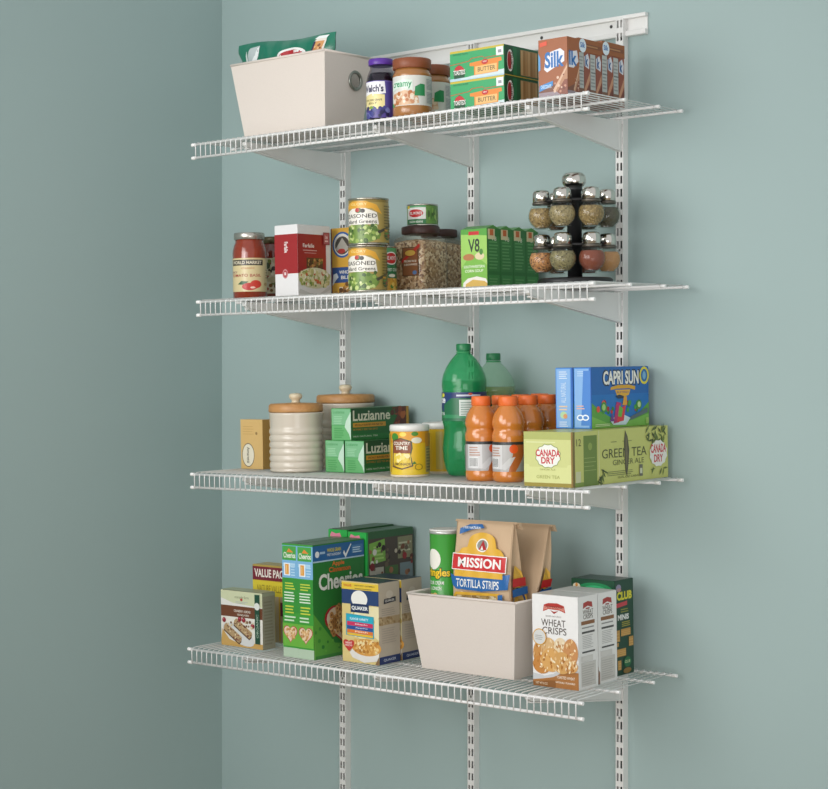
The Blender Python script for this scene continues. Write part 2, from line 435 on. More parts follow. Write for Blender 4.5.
def paper_bag(label, xc, yc, zb, wb, wt, d, h, shift, big, rz=0.):
    KRAFT = P('CDAF8E', .72, 0, .06, 18, 0, .12)
    t = Thing('chip_bag', label, 'bag', (xc, yc, zb), 'kraft chip bags', rz)
    W, H = wb, h
    def half(z):
        k = z / h
        w = wb / 2 * (1 - .10 * max(0, .25 - k)) + (wt - wb) / 2 * max(0, (k - .45) / .55) ** 1.2 + .004 * sin(k * 5) + (0 if big else .018 * sin(pi * min(1, max(0, (k - .38) / .62))))
        q = d / 2 * (1 if k < .55 else max(.10, 1 - ((k - .55) / .45) ** 1.6 * .9))
        return w, q, shift * max(0, (k - .4) / .6) ** 1.4
    n = 64; loops = []
    for j in range(29):
        z = h * j / 28; a, q, sh = half(z); lp = []
        for k in range(n):
            th = 2 * pi * k / n; c, s = cos(th), sin(th); e = .28
            x = a * math.copysign(abs(c) ** e, c); y = q * math.copysign(abs(s) ** e, s)
            if abs(c) > .75: x -= math.copysign(.018 * max(0, 1 - abs(y) / max(q, .001)) * min(1, j / 8), c)   # gusset folds
            y += .0008 * sin(9 * x / .05 + j * .6) * (1 if j > 2 else 0)
            lp.append((x, y + sh, z))
        loops.append(lp)
    t.mesh('bag').loft(loops, KRAFT)
    a, q, sh = half(h)
    # top folded over to the back
    m = t.mesh('folded_top')
    m.loft([[(-a * .98, sh - q, h - .001), (a * .98, sh - q, h - .001), (a * .98, sh + q, h - .001), (-a * .98, sh + q, h - .001)],
            [(-a * .99, sh + .002, h + .003), (a * .99, sh + .002, h + .003), (a, sh + .012, h + .002), (-a, sh + .012, h + .002)],
            [(-a * .99, sh + .012, h - .012), (a * 1.0, sh + .012, h - .012), (a * 1.02, sh + .018, h - .013), (-a * 1.0, sh + .018, h - .013)]], KRAFT, (True, True), False)
    def fr(u, v, l):
        aa, qq, s2 = half(v); x = (u - W / 2); xx = min(abs(x) / aa, .985)
        y = qq * max(0, 1 - xx ** (2 / .28)) ** (.14)
        return (x, s2 - y - l * 3.5 - .0026 + .0008 * sin(9 * x / .05 + v / h * 28 * .6), v)
    A = Art(t, fr, W, H, .006, 'print'); A.vstep = .008
    y0 = .50
    if big:
        A.dy = .035
        A.on('window').poly([(.10, .30), (.13, .475), (.80, .49), (.80, .30)], 'B99C62')
        A.blobs(.16, .36, .78, .485, 70, ['D9C79B', 'C9B180', '9B7B43', 'E5D7B4', '8A6B3A'], .02, .05)
        A.on('banner').poly([(.08, .30), (.08, .47), (.12, .495), (.84, .505), (.84, .30), (.80, .30), (.80, .487), (.13, .475), (.115, .30)], 'D9A733')
        A.poly([(.815, .30), (.815, .495), (.885, .50), (.885, .30)], '2463A4')
        A.poly([(.02, .615), (.07, .54), (.13, .515), (.55, .51), (.97, .535), (.99, .635), (.55, .60), (.13, .60)], '2463A4')
        A.on('lettering').text('TORTILLA STRIPS', .13, .530, .70, .055, 'F3F1EA', .01)
        A.on('emblem').poly([(.15, .76), (.20, .79), (.28, .80), (.30, .835)] + [(.52 + .22 * cos(pi - pi * k / 12), .835 + .065 * sin(pi * k / 12)) for k in range(1, 12)] + [(.74, .835), (.76, .80), (.84, .79), (.89, .76), (.89, .60), (.10, .60), (.10, .76)], 'E3B03A')
        A.ell(.53, .815, .10, .045, 'F2EFE6', 24).ell(.53, .815, .085, .036, '8E8E86', 24).poly([(.47, .785), (.54, .85), (.61, .785)], 'B5252B').poly([(.50, .785), (.525, .815), (.55, .785)], 'F2EFE6')
        A.on('logo').poly([(.05, .645), (.05, .755), (.94, .75), (.94, .64)], 'F4F2EE').poly([(.06, .65), (.06, .749), (.93, .744), (.93, .645)], 'CC2A2C')
        A.text('MISSION', .15, .664, .71, .066, 'F6F4F0', .03)
        A.dy = 0.
        A.on('flavour_tag').poly([(.14, .955), (.30, .985), (.50, .99), (.54, .965), (.33, .95), (.14, .915)], '2463A4').text('100% NATURAL', .19, .955, .30, .016, 'F1F1EE', .01)
    # gusset side print
    def sd(u, v, l):
        aa, qq, s2 = half(v); dd = qq * 2
        return (aa + l + .001 - .018 * (1 - abs(2 * u / d - 1)) * .6, s2 - qq + u / d * dd, v)
    B = Art(t, sd, d, H, 0, 'side_emblem')
    B.poly([(.2, .61), (.25, .68), (.5, .72), (.8, .68), (.9, .61)], 'E3B03A')
    B.ell(.5, .46, .48, .13, 'E3B03A', 28).ell(.5, .46, .42, .115, '2A4E86', 28).ell(.5, .45, .36, .10, 'C9A457', 28)
    B.blobs(.25, .39, .75, .52, 26, ['D9C79B', 'B99254', 'E5D7B4'], .05, .10)
    B.poly([(.06, .585), (.94, .585), (.94, .64), (.06, .64)], 'CC2A2C').text('MISSION', .12, .595, .76, .034, 'F6F4F0', .03)
    B.poly([(.0, .52), (1.0, .53), (1., .58), (.0, .57)], '2463A4').text('TORTILLA STRIPS', .1, .537, .8, .024, 'F3F1EA', .01)
    t.done()
ZB = DECK[3] + .0065
paper_bag('tan paper tortilla chip bag with red logo, in front in the white bin', 1.071, -.254, ZB, .160, .172, .054, .314, -.004, True)
paper_bag('tan paper chip bag mostly hidden behind the other chip bag in the bin', 1.107, -.1985, ZB, .094, .112, .043, .300, .056, False)

def chip_tube():
    t = Thing('chip_canister', 'tall green snack tube standing at the left end of the white bin', 'canister', (.953, -.250, ZB))
    r, h = .0330, .290
    t.mesh('tube').lathe([(r - .001, 0), (r, .001), (r, h - .004)], P('3E9A35', .3, 0, .04, 20, .3))
    t.mesh('rim').lathe([(r + .0002, h - .006), (r + .0012, h - .004), (r + .0012, h - .001), (r, h)], P('D3D3CE', .3, .6))
    t.mesh('lid').lathe([(r - .001, h), (r + .0006, h + .0005), (r + .0006, h + .003), (r - .002, h + .004)], P('E7E5DF', .35))
    A = cyl_art(t, r, .15, .07, .13, -92, 'lettering')
    A.on('emblem').ell(.42, .62, .27, .17, 'EFEBDF', 28)
    A.on('lettering').text('Pringles', .02, .30, .96, .17, 'F2C71E', .03, out='1E4A1E')
    A.text('SOUR CREAM', .22, .20, .56, .06, 'F4F3EC', .01).text('& ONION', .30, .11, .40, .06, 'F4F3EC', .01)
    A.on('picture').ell(.30, .0, .12, .05, 'E0A94E').ell(.48, .02, .10, .045, 'EBC47A')
    t.done()
chip_tube()

# ------------------------------------------------------------------ top shelf
z = DECK[0]
def jelly():
    t = Thing('jelly_jar', 'grape jelly jar with purple lid beside the white bin on the top shelf', 'jar', (.828, -.320, z))
    r = .0325
    t.mesh('glass').lathe([(r - .003, 0), (r, .003), (r, .088), (r - .001, .094), (r - .004, .104), (r - .0075, .112), (r - .0085, .116), (r - .0085, .125)], CLEAR('D8D4DC', .05, '403048'), n=40)
    t.mesh('jelly').lathe([(r - .004, .003), (r - .0015, .006), (r - .0015, .088), (r - .003, .095), (r - .008, .105)], P('1B1024', .2, 0, .1, 40))
    m = t.mesh('lid'); m.lathe([(r - .0055, .122), (r - .005, .123), (r - .005, .133), (r - .0065, .1355), (r - .012, .136)], P('5B2E9A', .35))
    A = cyl_art(t, r, .006, .12, .080, -62, 'label')
    A.rect(0, 0, 1, 1, '6A5AA5').rect(0, 0, .75, .97, '4E3F8E')
    A.poly([(.12, .62), (.16, .98), (.62, .98), (.64, .66), (.4, .60)], 'EEECEF')
    A.poly([(.13, .26), (.13, .60), (.38, .66), (.62, .62), (.62, .30), (.4, .20)], 'E9D998')
    A.on('lettering').text("Welch's", .14, .70, .46, .20, '241A4A', .03).text('CONCORD GRAPE', .19, .46, .38, .05, '4A3A20').text('JELLY', .28, .36, .2, .07, '4A3A20')
    A.on('grape_picture').blobs(.12, .03, .7, .28, 36, ['3A3D86', '55589F', '2A2A66', '7479B5', '1E1B4A'], .03, .05)
    A.poly([(.30, .28), (.36, .33), (.42, .27), (.36, .24)], '7DA03C')
    A.on('label').lines(.78, .1, .2, .8, 9, '8F86BE')
    t.done()
jelly()
def pb(x, y, label):
    t = Thing('peanut_butter_jar', label, 'jar', (x, y, z), 'peanut butter jars')
    r = .0420
    t.mesh('jar').lathe([(r - .003, 0), (r, .003), (r + .0005, .020), (r - .001, .024), (r - .001, .086), (r, .089), (r - .002, .094), (r - .005, .099), (r - .005, .103)], P('A8713D', .22, 0, .12, 40, .5), n=44)
    m = t.mesh('lid'); n = 72
    m.loft([[((rr + (.0006 if k % 2 else 0)) * cos(2 * pi * k / n), (rr + (.0006 if k % 2 else 0)) * sin(2 * pi * k / n), zz) for k in range(n)] for rr, zz in ((r - .002, .103), (r - .001, .104), (r - .001, .122), (r - .0025, .1245), (r - .008, .125))], P('8A4A2A', .45))
    A = cyl_art(t, r - .0008, .022, .17, .064, -49, 'label')
    A.rect(0, 0, 1, 1, 'DAD9D2')
    A.on('picture').poly([(.20, .05), (.22, .42), (.40, .52), (.56, .40), (.58, .08), (.4, .02)], 'D8B08C').blobs(.22, .08, .56, .42, 36, ['C98E66', 'E6CDB0', 'B9713F', 'EADCC8', 'D6A27A'], .015, .035)
    A.on('label').poly([(.12, -.02), (.12, .18), (.22, .05), (.22, -.02)], '3E8E50').poly([(.52, .32), (.53, .62), (.60, .72), (.66, .70), (.66, .32)], '2F8C54')
    A.on('lettering').poly([(.17, .50), (.22, .80), (.38, .88), (.50, .84), (.50, .50), (.34, .62)], 'DCEBDD')
    A.text('creamy', .20, .56, .29, .22, '2E9460', .02)
    A.on('label').rect(.68, .08, .22, .84, 'CFCEC8').lines(.69, .55, .19, .36, 8, '8E9296').lines(.69, .1, .19, .38, 8, '9AA0A4').rect(.93, .1, .05, .8, 'B9B9B2')
    t.done()
pb(.915, -.320, 'front peanut butter jar with brown lid, right of the jelly jar')
pb(.889, -.222, 'peanut butter jar set back, half hidden behind the front one')

def cracker_box(zz, label, w=.140):
    t = Carton('cracker_box', label, 'box', 1.028, -.331, zz, w, .120, .0625, '1F8A4C', 'green cracker boxes')
    A = t.front('front_print')
    A.rect(0, 0, 1, 1, '38A566').rect(0, .93, 1, .07, 'C9B53C').rect(0, 0, 1, .09, 'B5D2DF').poly([(.2, .07), (.5, .13), (1, .2), (1, .05), (.2, .03)], 'CFE0E2')
    A.text('BAKED SNACK CRACKERS', .06, .85, .28, .05, '1E5A3A', 0)
    A.poly([(0, .56), (.35, .62), (.40, .70), (.60, .72), (.64, .66), (1, .68), (1, .655), (.645, .635), (.595, .695), (.41, .675), (.36, .595), (0, .535)], 'B5582F')
    A.on('cracker_banner').poly([(.37, .44), (.37, .54), (.62, .58), (.95, .60), (.96, .48), (.90, .46), (.89, .14), (.45, .12), (.45, .42)], 'E58A36').poly([(.47, .14), (.47, .40), (.87, .42), (.87, .16)], 'EDBE78')
    A.ell(.65, .52, .06, .085, 'C4282B').text('NEW', .615, .50, .07, .05, 'F3E8DD')
    A.on('lettering').text('BUTTER', .52, .22, .32, .14, '3B3420', .0)
    A.on('logo').poly([(.06, .30), (.10, .46), (.17, .54), (.23, .46), (.29, .30), (.27, .10), (.08, .08)], '1C4F30').poly([(.07, .34), (.11, .47), (.17, .52), (.23, .46), (.28, .34)], 'C4282B')
    A.text('TOASTEDS', .065, .20, .22, .16, 'EFEFE8', .02)
    A.on('price_tag').rect(.86, .66, .13, .28, 'ECEBEC').rect(.895, .74, .06, .1, '9A9A9E')
    B = t.right('side_print'); B.rect(0, 0, 1, 1, '175C37').rect(.04, .04, .20, .92, '124A2D').rect(.26, .05, .10, .9, '1D7043')
    B.on('side_logo').ell(.17, .5, .09, .36, 'EDEBE4').ell(.15, .5, .06, .30, 'A22528').text('TOASTEDS', .18, .2, .07, .6, '33332E', .02, vert='up')
    B.on('cracker_picture').rect(.47, .08, .50, .84, 'A88556')
    for k in range(7): B.rect(.48 + k * .07, .1, .055, .8, ('C2A06E', '99733F', 'B18A55')[k % 3])
    B.on('side_print').rect(0, 0, 1, .03, 'B9A338')
    t.done()
cracker_box(z, 'lower green cracker box of the stack on the top shelf')
cracker_box(z + .0628, 'upper green cracker box of the stack on the top shelf', .1405)

def silk_front(A, W=1.):
    A.rect(0, 0, 1, 1, 'A0592C').poly([(0, 0), (0, .16), (.3, .2), (1, .30), (1, 0)], '7C4A35')
    A.poly([(.45, .08), (1, .58), (1, .30), (.75, .10)], 'B98563').poly([(.50, .15), (1, .54), (1, .50), (.58, .12)], 'D9B193').poly([(.60, .08), (.9, .3), (1, .3), (1, .05)], '8A4A34')
    A.poly([(.0, .04), (.0, .12), (.6, .12), (.8, .04)], '9C8A92')
    A.blobs(.55, .1, .95, .4, 10, ['C58C72', '7A3A28', 'E0BFA8'], .02, .05)
def silk():
    t = Carton('drink_carton', 'brown chocolate drink box at the front of its row on the top shelf', 'carton', 1.2545, -.331, z, .070, .0415, .1205, '8A4A28', 'chocolate drink packs')
    A = t.front('front_print'); silk_front(A)
    A.on('logo').poly([(.20, .50), (.24, .68), (.42, .78), (.76, .82), (.90, .76), (.90, .60), (.70, .55), (.30, .45)], 'E6E4EA').poly([(0, .48), (0, .78), (.07, .7), (.07, .5)], '5C9BD0')
    A.text('Silk', .22, .515, .66, .27, '1F6DB4', .03)
    A.on('banner').poly([(.02, .14), (.04, .24), (.50, .30), (.50, .22)], '3C8ACB').text('CHOCOLATE', .08, .185, .36, .06, 'DCEBF5')
    A.on('flavour_tag').poly([(.05, .88), (.05, .95), (.30, .97), (.30, .90)], 'E0502F')
    B = t.right('side_print'); silk_front(B)
    B.on('side_logo').poly([(.08, .5), (.1, .75), (.8, .80), (.92, .62), (.5, .5)], 'E2E0E6').text('lk', .12, .54, .66, .24, '1F6DB4', .03)
    t.on = 0
    t.done()
    y = -.2885
    for k in range(2):
        t = Thing('drink_multipack', ('nearer' if k == 0 else 'rear') + ' banded pack of slim chocolate drinks, ' + ('behind the single brown box' if k == 0 else 'beside the right upright'), 'multipack', (1.289, y + .042, z), 'chocolate drink packs')
        for j in range(2):
            yy = -.042 + j * .0422; nm = f'carton#{j}'; m = t.mesh(nm)
            m.box((-.033, yy, 0), (.033, yy + .0405, .1195 + .005 * k), INK('8A4A30'), .001)
            A = Art(t, lambda u, v, l, yy=yy: (.033 + l, yy + u, v), .0405, .1195 + .005 * k, 0, nm)
            A.rect(0, 0, .46, .80, 'B5B6B2').lines(.04, .25, .38, .52, 9, '8E908E').rect(.04, .48, .4, .015, '6A6A68').rect(0, 0, .46, .20, '7B5542')
            A.rect(.48, 0, .52, 1, '8C4630').poly([(.48, .2), (1, .5), (1, .36), (.48, .08)], 'C08A6A').poly([(.48, .1), (1, .3), (1, .1)], '6E3424')
            A.poly([(.52, .58), (.5, .74), (.8, .80), (.96, .70), (.9, .54)], 'D5D3D9').text('k', .58, .58, .26, .18, '27588F', .04).rect(.6, .02, .2, .1, 'D9CFC8')
        m = t.mesh('band'); zb = .097 + .005 * k; m.box((-.0345, -.0425, zb), (.0345, .0425, zb + .027), INK('95521F'), .0008)
        A = Art(t, lambda u, v, l: (.0345 + l, -.0425 + u, zb + v), .085, .027, 0, 'band')
        A.rect(.25, .35, .7, .3, '7C411B').rect(.3, .45, .5, .1, 'B07A4A')
        A.on('logo').ell(.16, .45, .15, .52, 'DCE6EE', 28).text('Silk', .06, .30, .2, .4, '2267AE', .03)
        t.done(); y += .0852
silk()

# ------------------------------------------------------------------ second shelf
z = DECK[1]
def sauce(x, y, kind, label):
    t = Thing('sauce_jar', label, 'jar', (x, y, z), 'sauce jars')
    r = .040 if kind == 0 else .0335; h = .157 if kind == 0 else .155
    pr = [(r - .003, 0), (r, .003), (r, .108), (r - .001, .117), (r - .0035, .127), (r - .0065, .134), (r - .007, h - .012)]
    t.mesh('glass').lathe(pr, P('8C3016' if kind == 0 else '6E2418', .12, 0, .18, 60, .8), n=44)
    lid = P('BDB9B0', .25, .85) if kind == 0 else P('4C4326', .35, .3)
    t.mesh('lid').lathe([(r - .005, h - .017), (r - .0035, h - .016), (r - .0035, h - .003), (r - .005, h - .0008), (r - .012, h)], lid, n=48)
    A = cyl_art(t, r, .017, .125 if kind == 0 else .12, .079 if kind == 0 else .085, -50 if kind == 0 else -20, 'label')
    if kind == 0:
        A.rect(0, 0, 1, 1, 'CDB98A').rect(.01, .02, .98, .96, 'D6C596')
        A.on('brand_plate').rect(.10, .78, .70, .17, '3A342C').text('WORLD MARKET', .13, .815, .64, .10, 'E6DCC2', .02)
        A.on('lettering').text('classic', .36, .67, .26, .07, 'C08A5A').text('SPICY', .09, .55, .18, .06, '7A3A5A').text('TOMATO BASIL', .09, .44, .66, .085, 'A63A34', .01)
        A.on('tomato_picture').poly([(.28, .22), (.36, .32), (.50, .30), (.42, .2)], '2F5A34').ell(.52, .15, .15, .11, 'BF2E25').ell(.64, .22, .11, .12, 'C93A2B').ell(.58, .12, .05, .03, 'E8C2B0').ell(.88, .22, .05, .05, 'B99A66')
        A.on('label').lines(.88, .4, .1, .3, 4, 'A8946A')
    else:
        A.rect(0, 0, 1, 1, 'CFC8AE').blobs(.05, .25, .95, .95, 60, ['3E4A2A', '6B7A3C', 'E4DFC8', '8C3A22', '2A2A1C', 'B9B08A'], .03, .07).blobs(.05, .02, .95, .25, 20, ['7C5A2E', 'A83C22', '5B4A2A'], .03, .05)
    t.done()
sauce(.375, -.270, 0, 'red pasta sauce jar with silver lid at the left end of the second shelf')
sauce(.338, -.150, 1, 'dark lidded sauce jar peeking out between the silver lidded jar and the pasta box')

t = Carton('pasta_box', 'white and dark red pasta box beside the sauce jars on the second shelf', 'box', .458, -.270, z, .0730, .112, .168, 'E8E6E6', top='D8D5D3')
for face, W in (('f', 1), ('r', 1)):
    A = t.front('front_print') if face == 'f' else t.right('side_print')
    A.rect(0, .33, 1 if face == 'f' else .86, .545, '9E2226')
    if face == 'f':
        A.on('lettering').text('Farfalle', .42, .62, .16, .15, 'EFE6E3', .02, vert=True)
        A.on('seal').ell(.45, .33, .12, .065, 'C9888A', 24).ell(.45, .33, .09, .048, 'B04A4E', 24).rect(.41, .31, .08, .04, 'E6CFCF')
    else:
        A.on('side_lettering').text('Farfalle', .16, .69, .34, .055, 'EFE6E3', .015).rect(.16, .645, .42, .012, 'D2A2A2').rect(.2, .61, .36, .01, 'C98E8E')
        A.on('window').rect(.26, .40, .50, .15, '5A3A24').blobs(.28, .42, .74, .53, 30, ['8A5A34', 'B98A52', '6B6A34', '3E2A1A'], .02, .04)
        A.on('pasta_picture').poly([(.0, .06), (.05, .12), (.55, .02), (1, .18), (1, .12), (.55, .0)], 'D3D2CF')
        A.ell(.50, .27, .50, .145, 'D9D6B4', 30).blobs(.06, .16, .96, .38, 130, ['E6E0B8', 'D6CF94', 'EFEAD2', 'A9AE5A', 'C96A3A', 'BFB878', '7C9444', 'E4DBA8'], .02, .055, 1, True, lambda x, y: ((x - .5) / .5) ** 2 + ((y - .27) / .13) ** 2 < 1)
        A.on('corner_tag').rect(.76, .74, .20, .17, '7E1E24').rect(.78, .75, .16, .15, 'B05A60').text('16', .82, .82, .08, .05, 'F0DCDC').rect(.81, .78, .1, .02, 'E9C9C9')
        A.on('side_lettering').text('NET WT 16 OZ', .35, .03, .35, .022, '8A8A88')
t.done()

t = Carton('rice_box', 'yellow and blue rice mix box tucked behind the big cans', 'box', .505, -.128, z, .134, .054, .166, '7A2E1E')
A = t.front('front_print'); A.rect(.035, 0, .965, 1, 'D2A23E').rect(.035, .22, .965, .22, '30508A').poly([(.035, .18), (.06, .34), (.14, .36), (.18, .30), (.12, .26)], 'DCE3EA')
A.on('emblem').ell(.28, .76, .235, .185, '2C5FA0', 32).ell(.28, .76, .20, .158, 'D9D5CC', 32).ell(.28, .75, .17, .13, '4A4640', 28).poly([(.12, .70), (.28, .86), (.44, .70), (.36, .66), (.2, .66)], 'A8A49A').ell(.26, .67, .09, .035, 'A63A34')
A.on('lettering').text('WHOLE GRAIN', .20, .345, .6, .05, 'E8E6DE').text('BLENDS', .24, .27, .5, .05, 'E8E6DE').text('Pilaf', .2, .03, .55, .13, 'EFE6D6', .03)
A.on('front_print').blobs(.1, .02, .9, .2, 40, ['6E4A2A', '8C6234', 'B5863C', '5A3A22'], .03, .05)
t.done()

def big_can(x, y, zz, label, r=.0428):
    t = Thing('vegetable_can', label, 'can', (x, y, zz), 'large cans of greens')
    h = .101
    m = t.mesh('can'); TIN = P('B9B4A6', .25, .9)
    m.lathe([(r - .002, 0), (r + .001, .0005), (r + .001, .003), (r - .0004, .004), (r - .0004, h - .004), (r + .001, h - .003), (r + .001, h), (r - .002, h), (r - .003, h - .004), (.002, h - .004)], TIN, n=48, caps=(True, True))
    A = cyl_art(t, r, .0045, 2 * pi * r * .999, h - .009, -20, 'label')
    u0 = .5 - .165                                              # label centre faces left of the camera
    A.rect(0, 0, 1, 1, 'A8914E').rect(0, .94, 1, .06, '8A7434')
    f = lambda x: u0 + x * .30
    A.on('ribbon').poly([(f(-.62), .66), (f(-.5), .88), (f(-.2), .97), (f(.2), .97), (f(.5), .88), (f(.66), .66), (f(.5), .72), (f(.36), .80), (f(-.36), .80), (f(-.52), .72)], 'D9A02E').text('GLORY', f(-.25), .87, f(.25) - f(-.25), .06, 'E9D48A', .01)
    A.on('name_plate').poly([(f(-.62), .42), (f(-.5), .70), (f(-.2), .80), (f(.2), .80), (f(.5), .70), (f(.56), .42)], 'E6E1D6').ell(f(.0), .75, .030, .06, '3A6A34').ell(f(-.03), .76, .02, .05, 'B3322A').ell(f(.12), .74, .02, .05, '2E2A22')
    A.text('SEASONED', f(-.5), .575, f(.5) - f(-.5), .095, '33302A', .01).text('Collard Greens', f(-.54), .45, f(.5) - f(-.54), .085, '33302A', .01)
    A.on('greens_picture').ell(f(0), .20, f(.62) - f(0), .22, '6E8A3C', 28).blobs(f(-.60), .03, f(.56), .40, 70, ['8FA84E', '56752E', 'B9C97A', '3E5A24', 'D0D79A', '74923E'], .008, .02)
    A.on('spoon_picture').poly([(f(.5), .26), (f(1.25), .52), (f(1.27), .49), (f(.55), .20)], '4A4638').ell(f(.86), .17, .042, .11, '2F5A34').ell(f(.86), .24, .035, .07, '5A8A3A').ell(f(.8), .28, .02, .05, 'D0902E').ell(f(.92), .17, .02, .04, 'B9502E')
    A.on('label').lines(.55, .1, .12, .8, 12, '7A6A34')
    t.done()
big_can(.797, -.330, z, 'lower large gold labelled can of greens in the stack of two', .0418)
big_can(.802, -.330, z + .1015, 'upper large gold labelled can of greens in the stack of two', .0436)

def small_can(x, y, zz, r, h, kind, label):
    t = Thing('vegetable_can', label, 'can', (x, y, zz), 'small vegetable cans')
    m = t.mesh('can'); TIN = P('C9C5BC', .25, .9)
    m.lathe([(r - .002, 0), (r + .0008, .0005), (r + .0008, .0025), (r - .0004, .0035), (r - .0004, h - .0035), (r + .0008, h - .0025), (r + .0008, h), (r - .002, h), (r - .003, h - .003), (.002, h - .003)], TIN, n=40)
    A = cyl_art(t, r, .004, 2 * pi * r * .999, h - .008, -20 if kind == 'corn' else -46, 'label')
    if kind == 'corn':
        A.rect(0, 0, 1, 1, '2F7A4A').rect(0, .86, 1, .14, '5BA36A').rect(0, 0, 1, .30, 'D9A43A').blobs(.02, .02, .98, .28, 60, ['E6B84A', 'C98A2A', 'F0CC6A', '5A8A3A'], .012, .03)
        A.on('logo').ell(.52, .76, .10, .15, 'F2EFEA').ell(.52, .76, .085, .125, 'C9282B').text('DEL MONTE', .45, .72, .14, .09, 'F4EFEA', .02)
        A.on('lettering').text('SWEET CORN', .43, .46, .2, .07, 'EAF0E4').ell(.53, .36, .05, .04, 'EFEADA')
    else:
        A.rect(0, 0, 1, 1, '5E8A3C').blobs(.50, .22, .98, .78, 70, ['7FA34C', '4A7030', '9DBB62', '3A5A28', '86A858'], .006, .013, 3.)
        A.rect(.30, 0, .22, 1, 'EDECE6').rect(.30, 0, .22, .26, '2E7A44').rect(.24, .9, .28, .1, '5BA36A').rect(.3, .84, .04, .16, 'E6C33A')
        A.on('logo').ell(.41, .58, .095, .24, 'F2EFEA').ell(.41, .58, .085, .22, 'C9282B').text('DEL MONTE', .335, .51, .15, .15, 'F4EFEA', .02)
        A.on('lettering').text('GREEN BEANS', .33, .06, .16, .11, 'EAF0E4')
    t.done()
small_can(.772, -.248, z, .029, .104, 'corn', 'small corn can squeezed between the gold cans and the bulk jar')

def bulk_jar(x0, x1, y0, y1, label):
    w, d = x1 - x0, y1 - y0
    t = Thing('bulk_food_jar', label, 'jar', ((x0 + x1) / 2, (y0 + y1) / 2, z), 'square clear jars of rice')
    def rr(a, b, r, zz, n=6):
        return [(sx * (a - r) + r * cos(th), sy * (b - r) + r * sin(th), zz) for q, (sx, sy) in enumerate(((1, 1), (-1, 1), (-1, -1), (1, -1))) for th in [q * pi / 2 + k * pi / 2 / n for k in range(n + 1)]]
    a, b = w / 2, d / 2
    m = t.mesh('jar'); m.loft([rr(a - .002, b - .002, .014, 0), rr(a, b, .016, .003), rr(a, b, .016, .117), rr(a - .002, b - .002, .018, .123), rr(a - .007, b - .006, .024, .127), rr(min(a, b) - .008, min(a, b) - .008, min(a, b) - .0081, .1305), rr(min(a, b) - .008, min(a, b) - .008, min(a, b) - .0081, .136)], CLEAR('F7F3EE', .05, 'C9B49C', .05))
    m = t.mesh('rice'); m.loft([rr(a - .0025, b - .0025, .014, .003), rr(a - .0022, b - .0022, .014, .114), rr(a - .02, b - .02, .014, .120)], GRAIN('7A5A42', 'C4A27C', 'F0DEC0', 210))
    m = t.mesh('lid'); r = min(min(a, b) - .002, .043); n = 60
    m.loft([[((q + (.0006 if k % 2 else 0)) * cos(2 * pi * k / n), (q + (.0006 if k % 2 else 0)) * sin(2 * pi * k / n), zz) for k in range(n)] for q, zz in ((r - .001, .133), (r, .134), (r, .148), (r - .002, .150))], P('452A26', .45))
    A = Art(t, lambda u, v, l: (-a + u, -b - l - .0006, v), w, .127, 0, 'label')
    A.rect(.36, .30, .52, .50, '4A3020').rect(.38, .31, .48, .48, '865636')
    A.on('emblem').poly([(.34, .52), (.34, .58), (.92, .86), (.94, .80)], 'B5322A').ell(.62, .70, .19, .065, '8A2E22').ell(.62, .70, .17, .05, 'C9A24A')
    A.on('lettering').text('PECAN RICE', .42, .54, .40, .035, 'E9E2D2').text('& BROWN RICE', .42, .48, .42, .035, 'E9E2D2').ell(.76, .355, .07, .035, '5A7AA8')
    t.done()
bulk_jar(.768, .857, -.215, -.115, 'clear square jar of brown rice with a small can on its lid')
bulk_jar(.735, .822, -.100, -.012, 'dark lidded clear rice jar set back behind the one with a can on top')
small_can(.8185, -.1645, z + .1503, .0345, .0485, 'beans', 'short green bean can standing on the lid of the square jar')

for k in range(4):
    nm = ('front', 'second', 'third', 'rearmost')[k]
    t = Carton('soup_carton', f'green soup carton, {nm} in the row of four left of the spice rack', 'carton', .970, -.220 + k * .0472, z, .0705, .0465, .131, '2F7A34', 'green soup cartons')
    A = t.front('front_print'); A.rect(0, 0, 1, 1, '7DB84A').poly([(0, .35), (0, 1), (1, 1), (1, .40), (.6, .55), (.3, .55)], '9CCB62').poly([(0, .92), (0, 1), (1, 1), (1, .88), (.6, .90)], '55A03C')
    A.on('logo').text('V8', .28, .62, .44, .22, '2E3A2A', .02).rect(.30, .90, .40, .06, 'C4282B')
    A.on('lettering').text('SOUTHWESTERN', .1, .36, .8, .045, 'EAF0DA').text('CORN SOUP', .15, .29, .7, .045, 'EAF0DA')
    A.on('picture').ell(.30, .54, .22, .055, 'B5784A').ell(.72, .55, .18, .06, 'E0CFA8').ell(.78, .62, .07, .05, '4E8A3A')
    A.on('soup_bowl_picture').poly([(.05, 0), (.08, .12), (.25, .19), (.60, .22), (.95, .18), (1, .14), (1, 0)], 'EFEAE0').poly([(.14, .0), (.18, .10), (.45, .17), (.9, .14), (1, .1), (1, 0)], 'D9B25A')
    B = t.right('side_print'); B.rect(0, 0, 1, 1, '2C7432').rect(.06, .30, .88, .58, '38803C').rect(.08, .04, .84, .20, '3D8A42').lines(.14, .34, .7, .48, 9, '5FA05C').lines(.14, .07, .7, .14, 3, '5FA05C').text('V8', .3, .80, .4, .07, 'D9E6C8')
    m = t.mesh('gable_top')
    m.prism([(-.0225, .131), (.0225, .131), (0, .139)], -.035, .035, INK('4C8E3A'))
    s = t.mesh('spout'); s.box((.0353, -.020, .108), (.0362, .004, .130), INK('D9CFA2')); s.box((.0362, -.014, .116), (.0368, -.002, .129), INK('C9682E'))
    t.done()

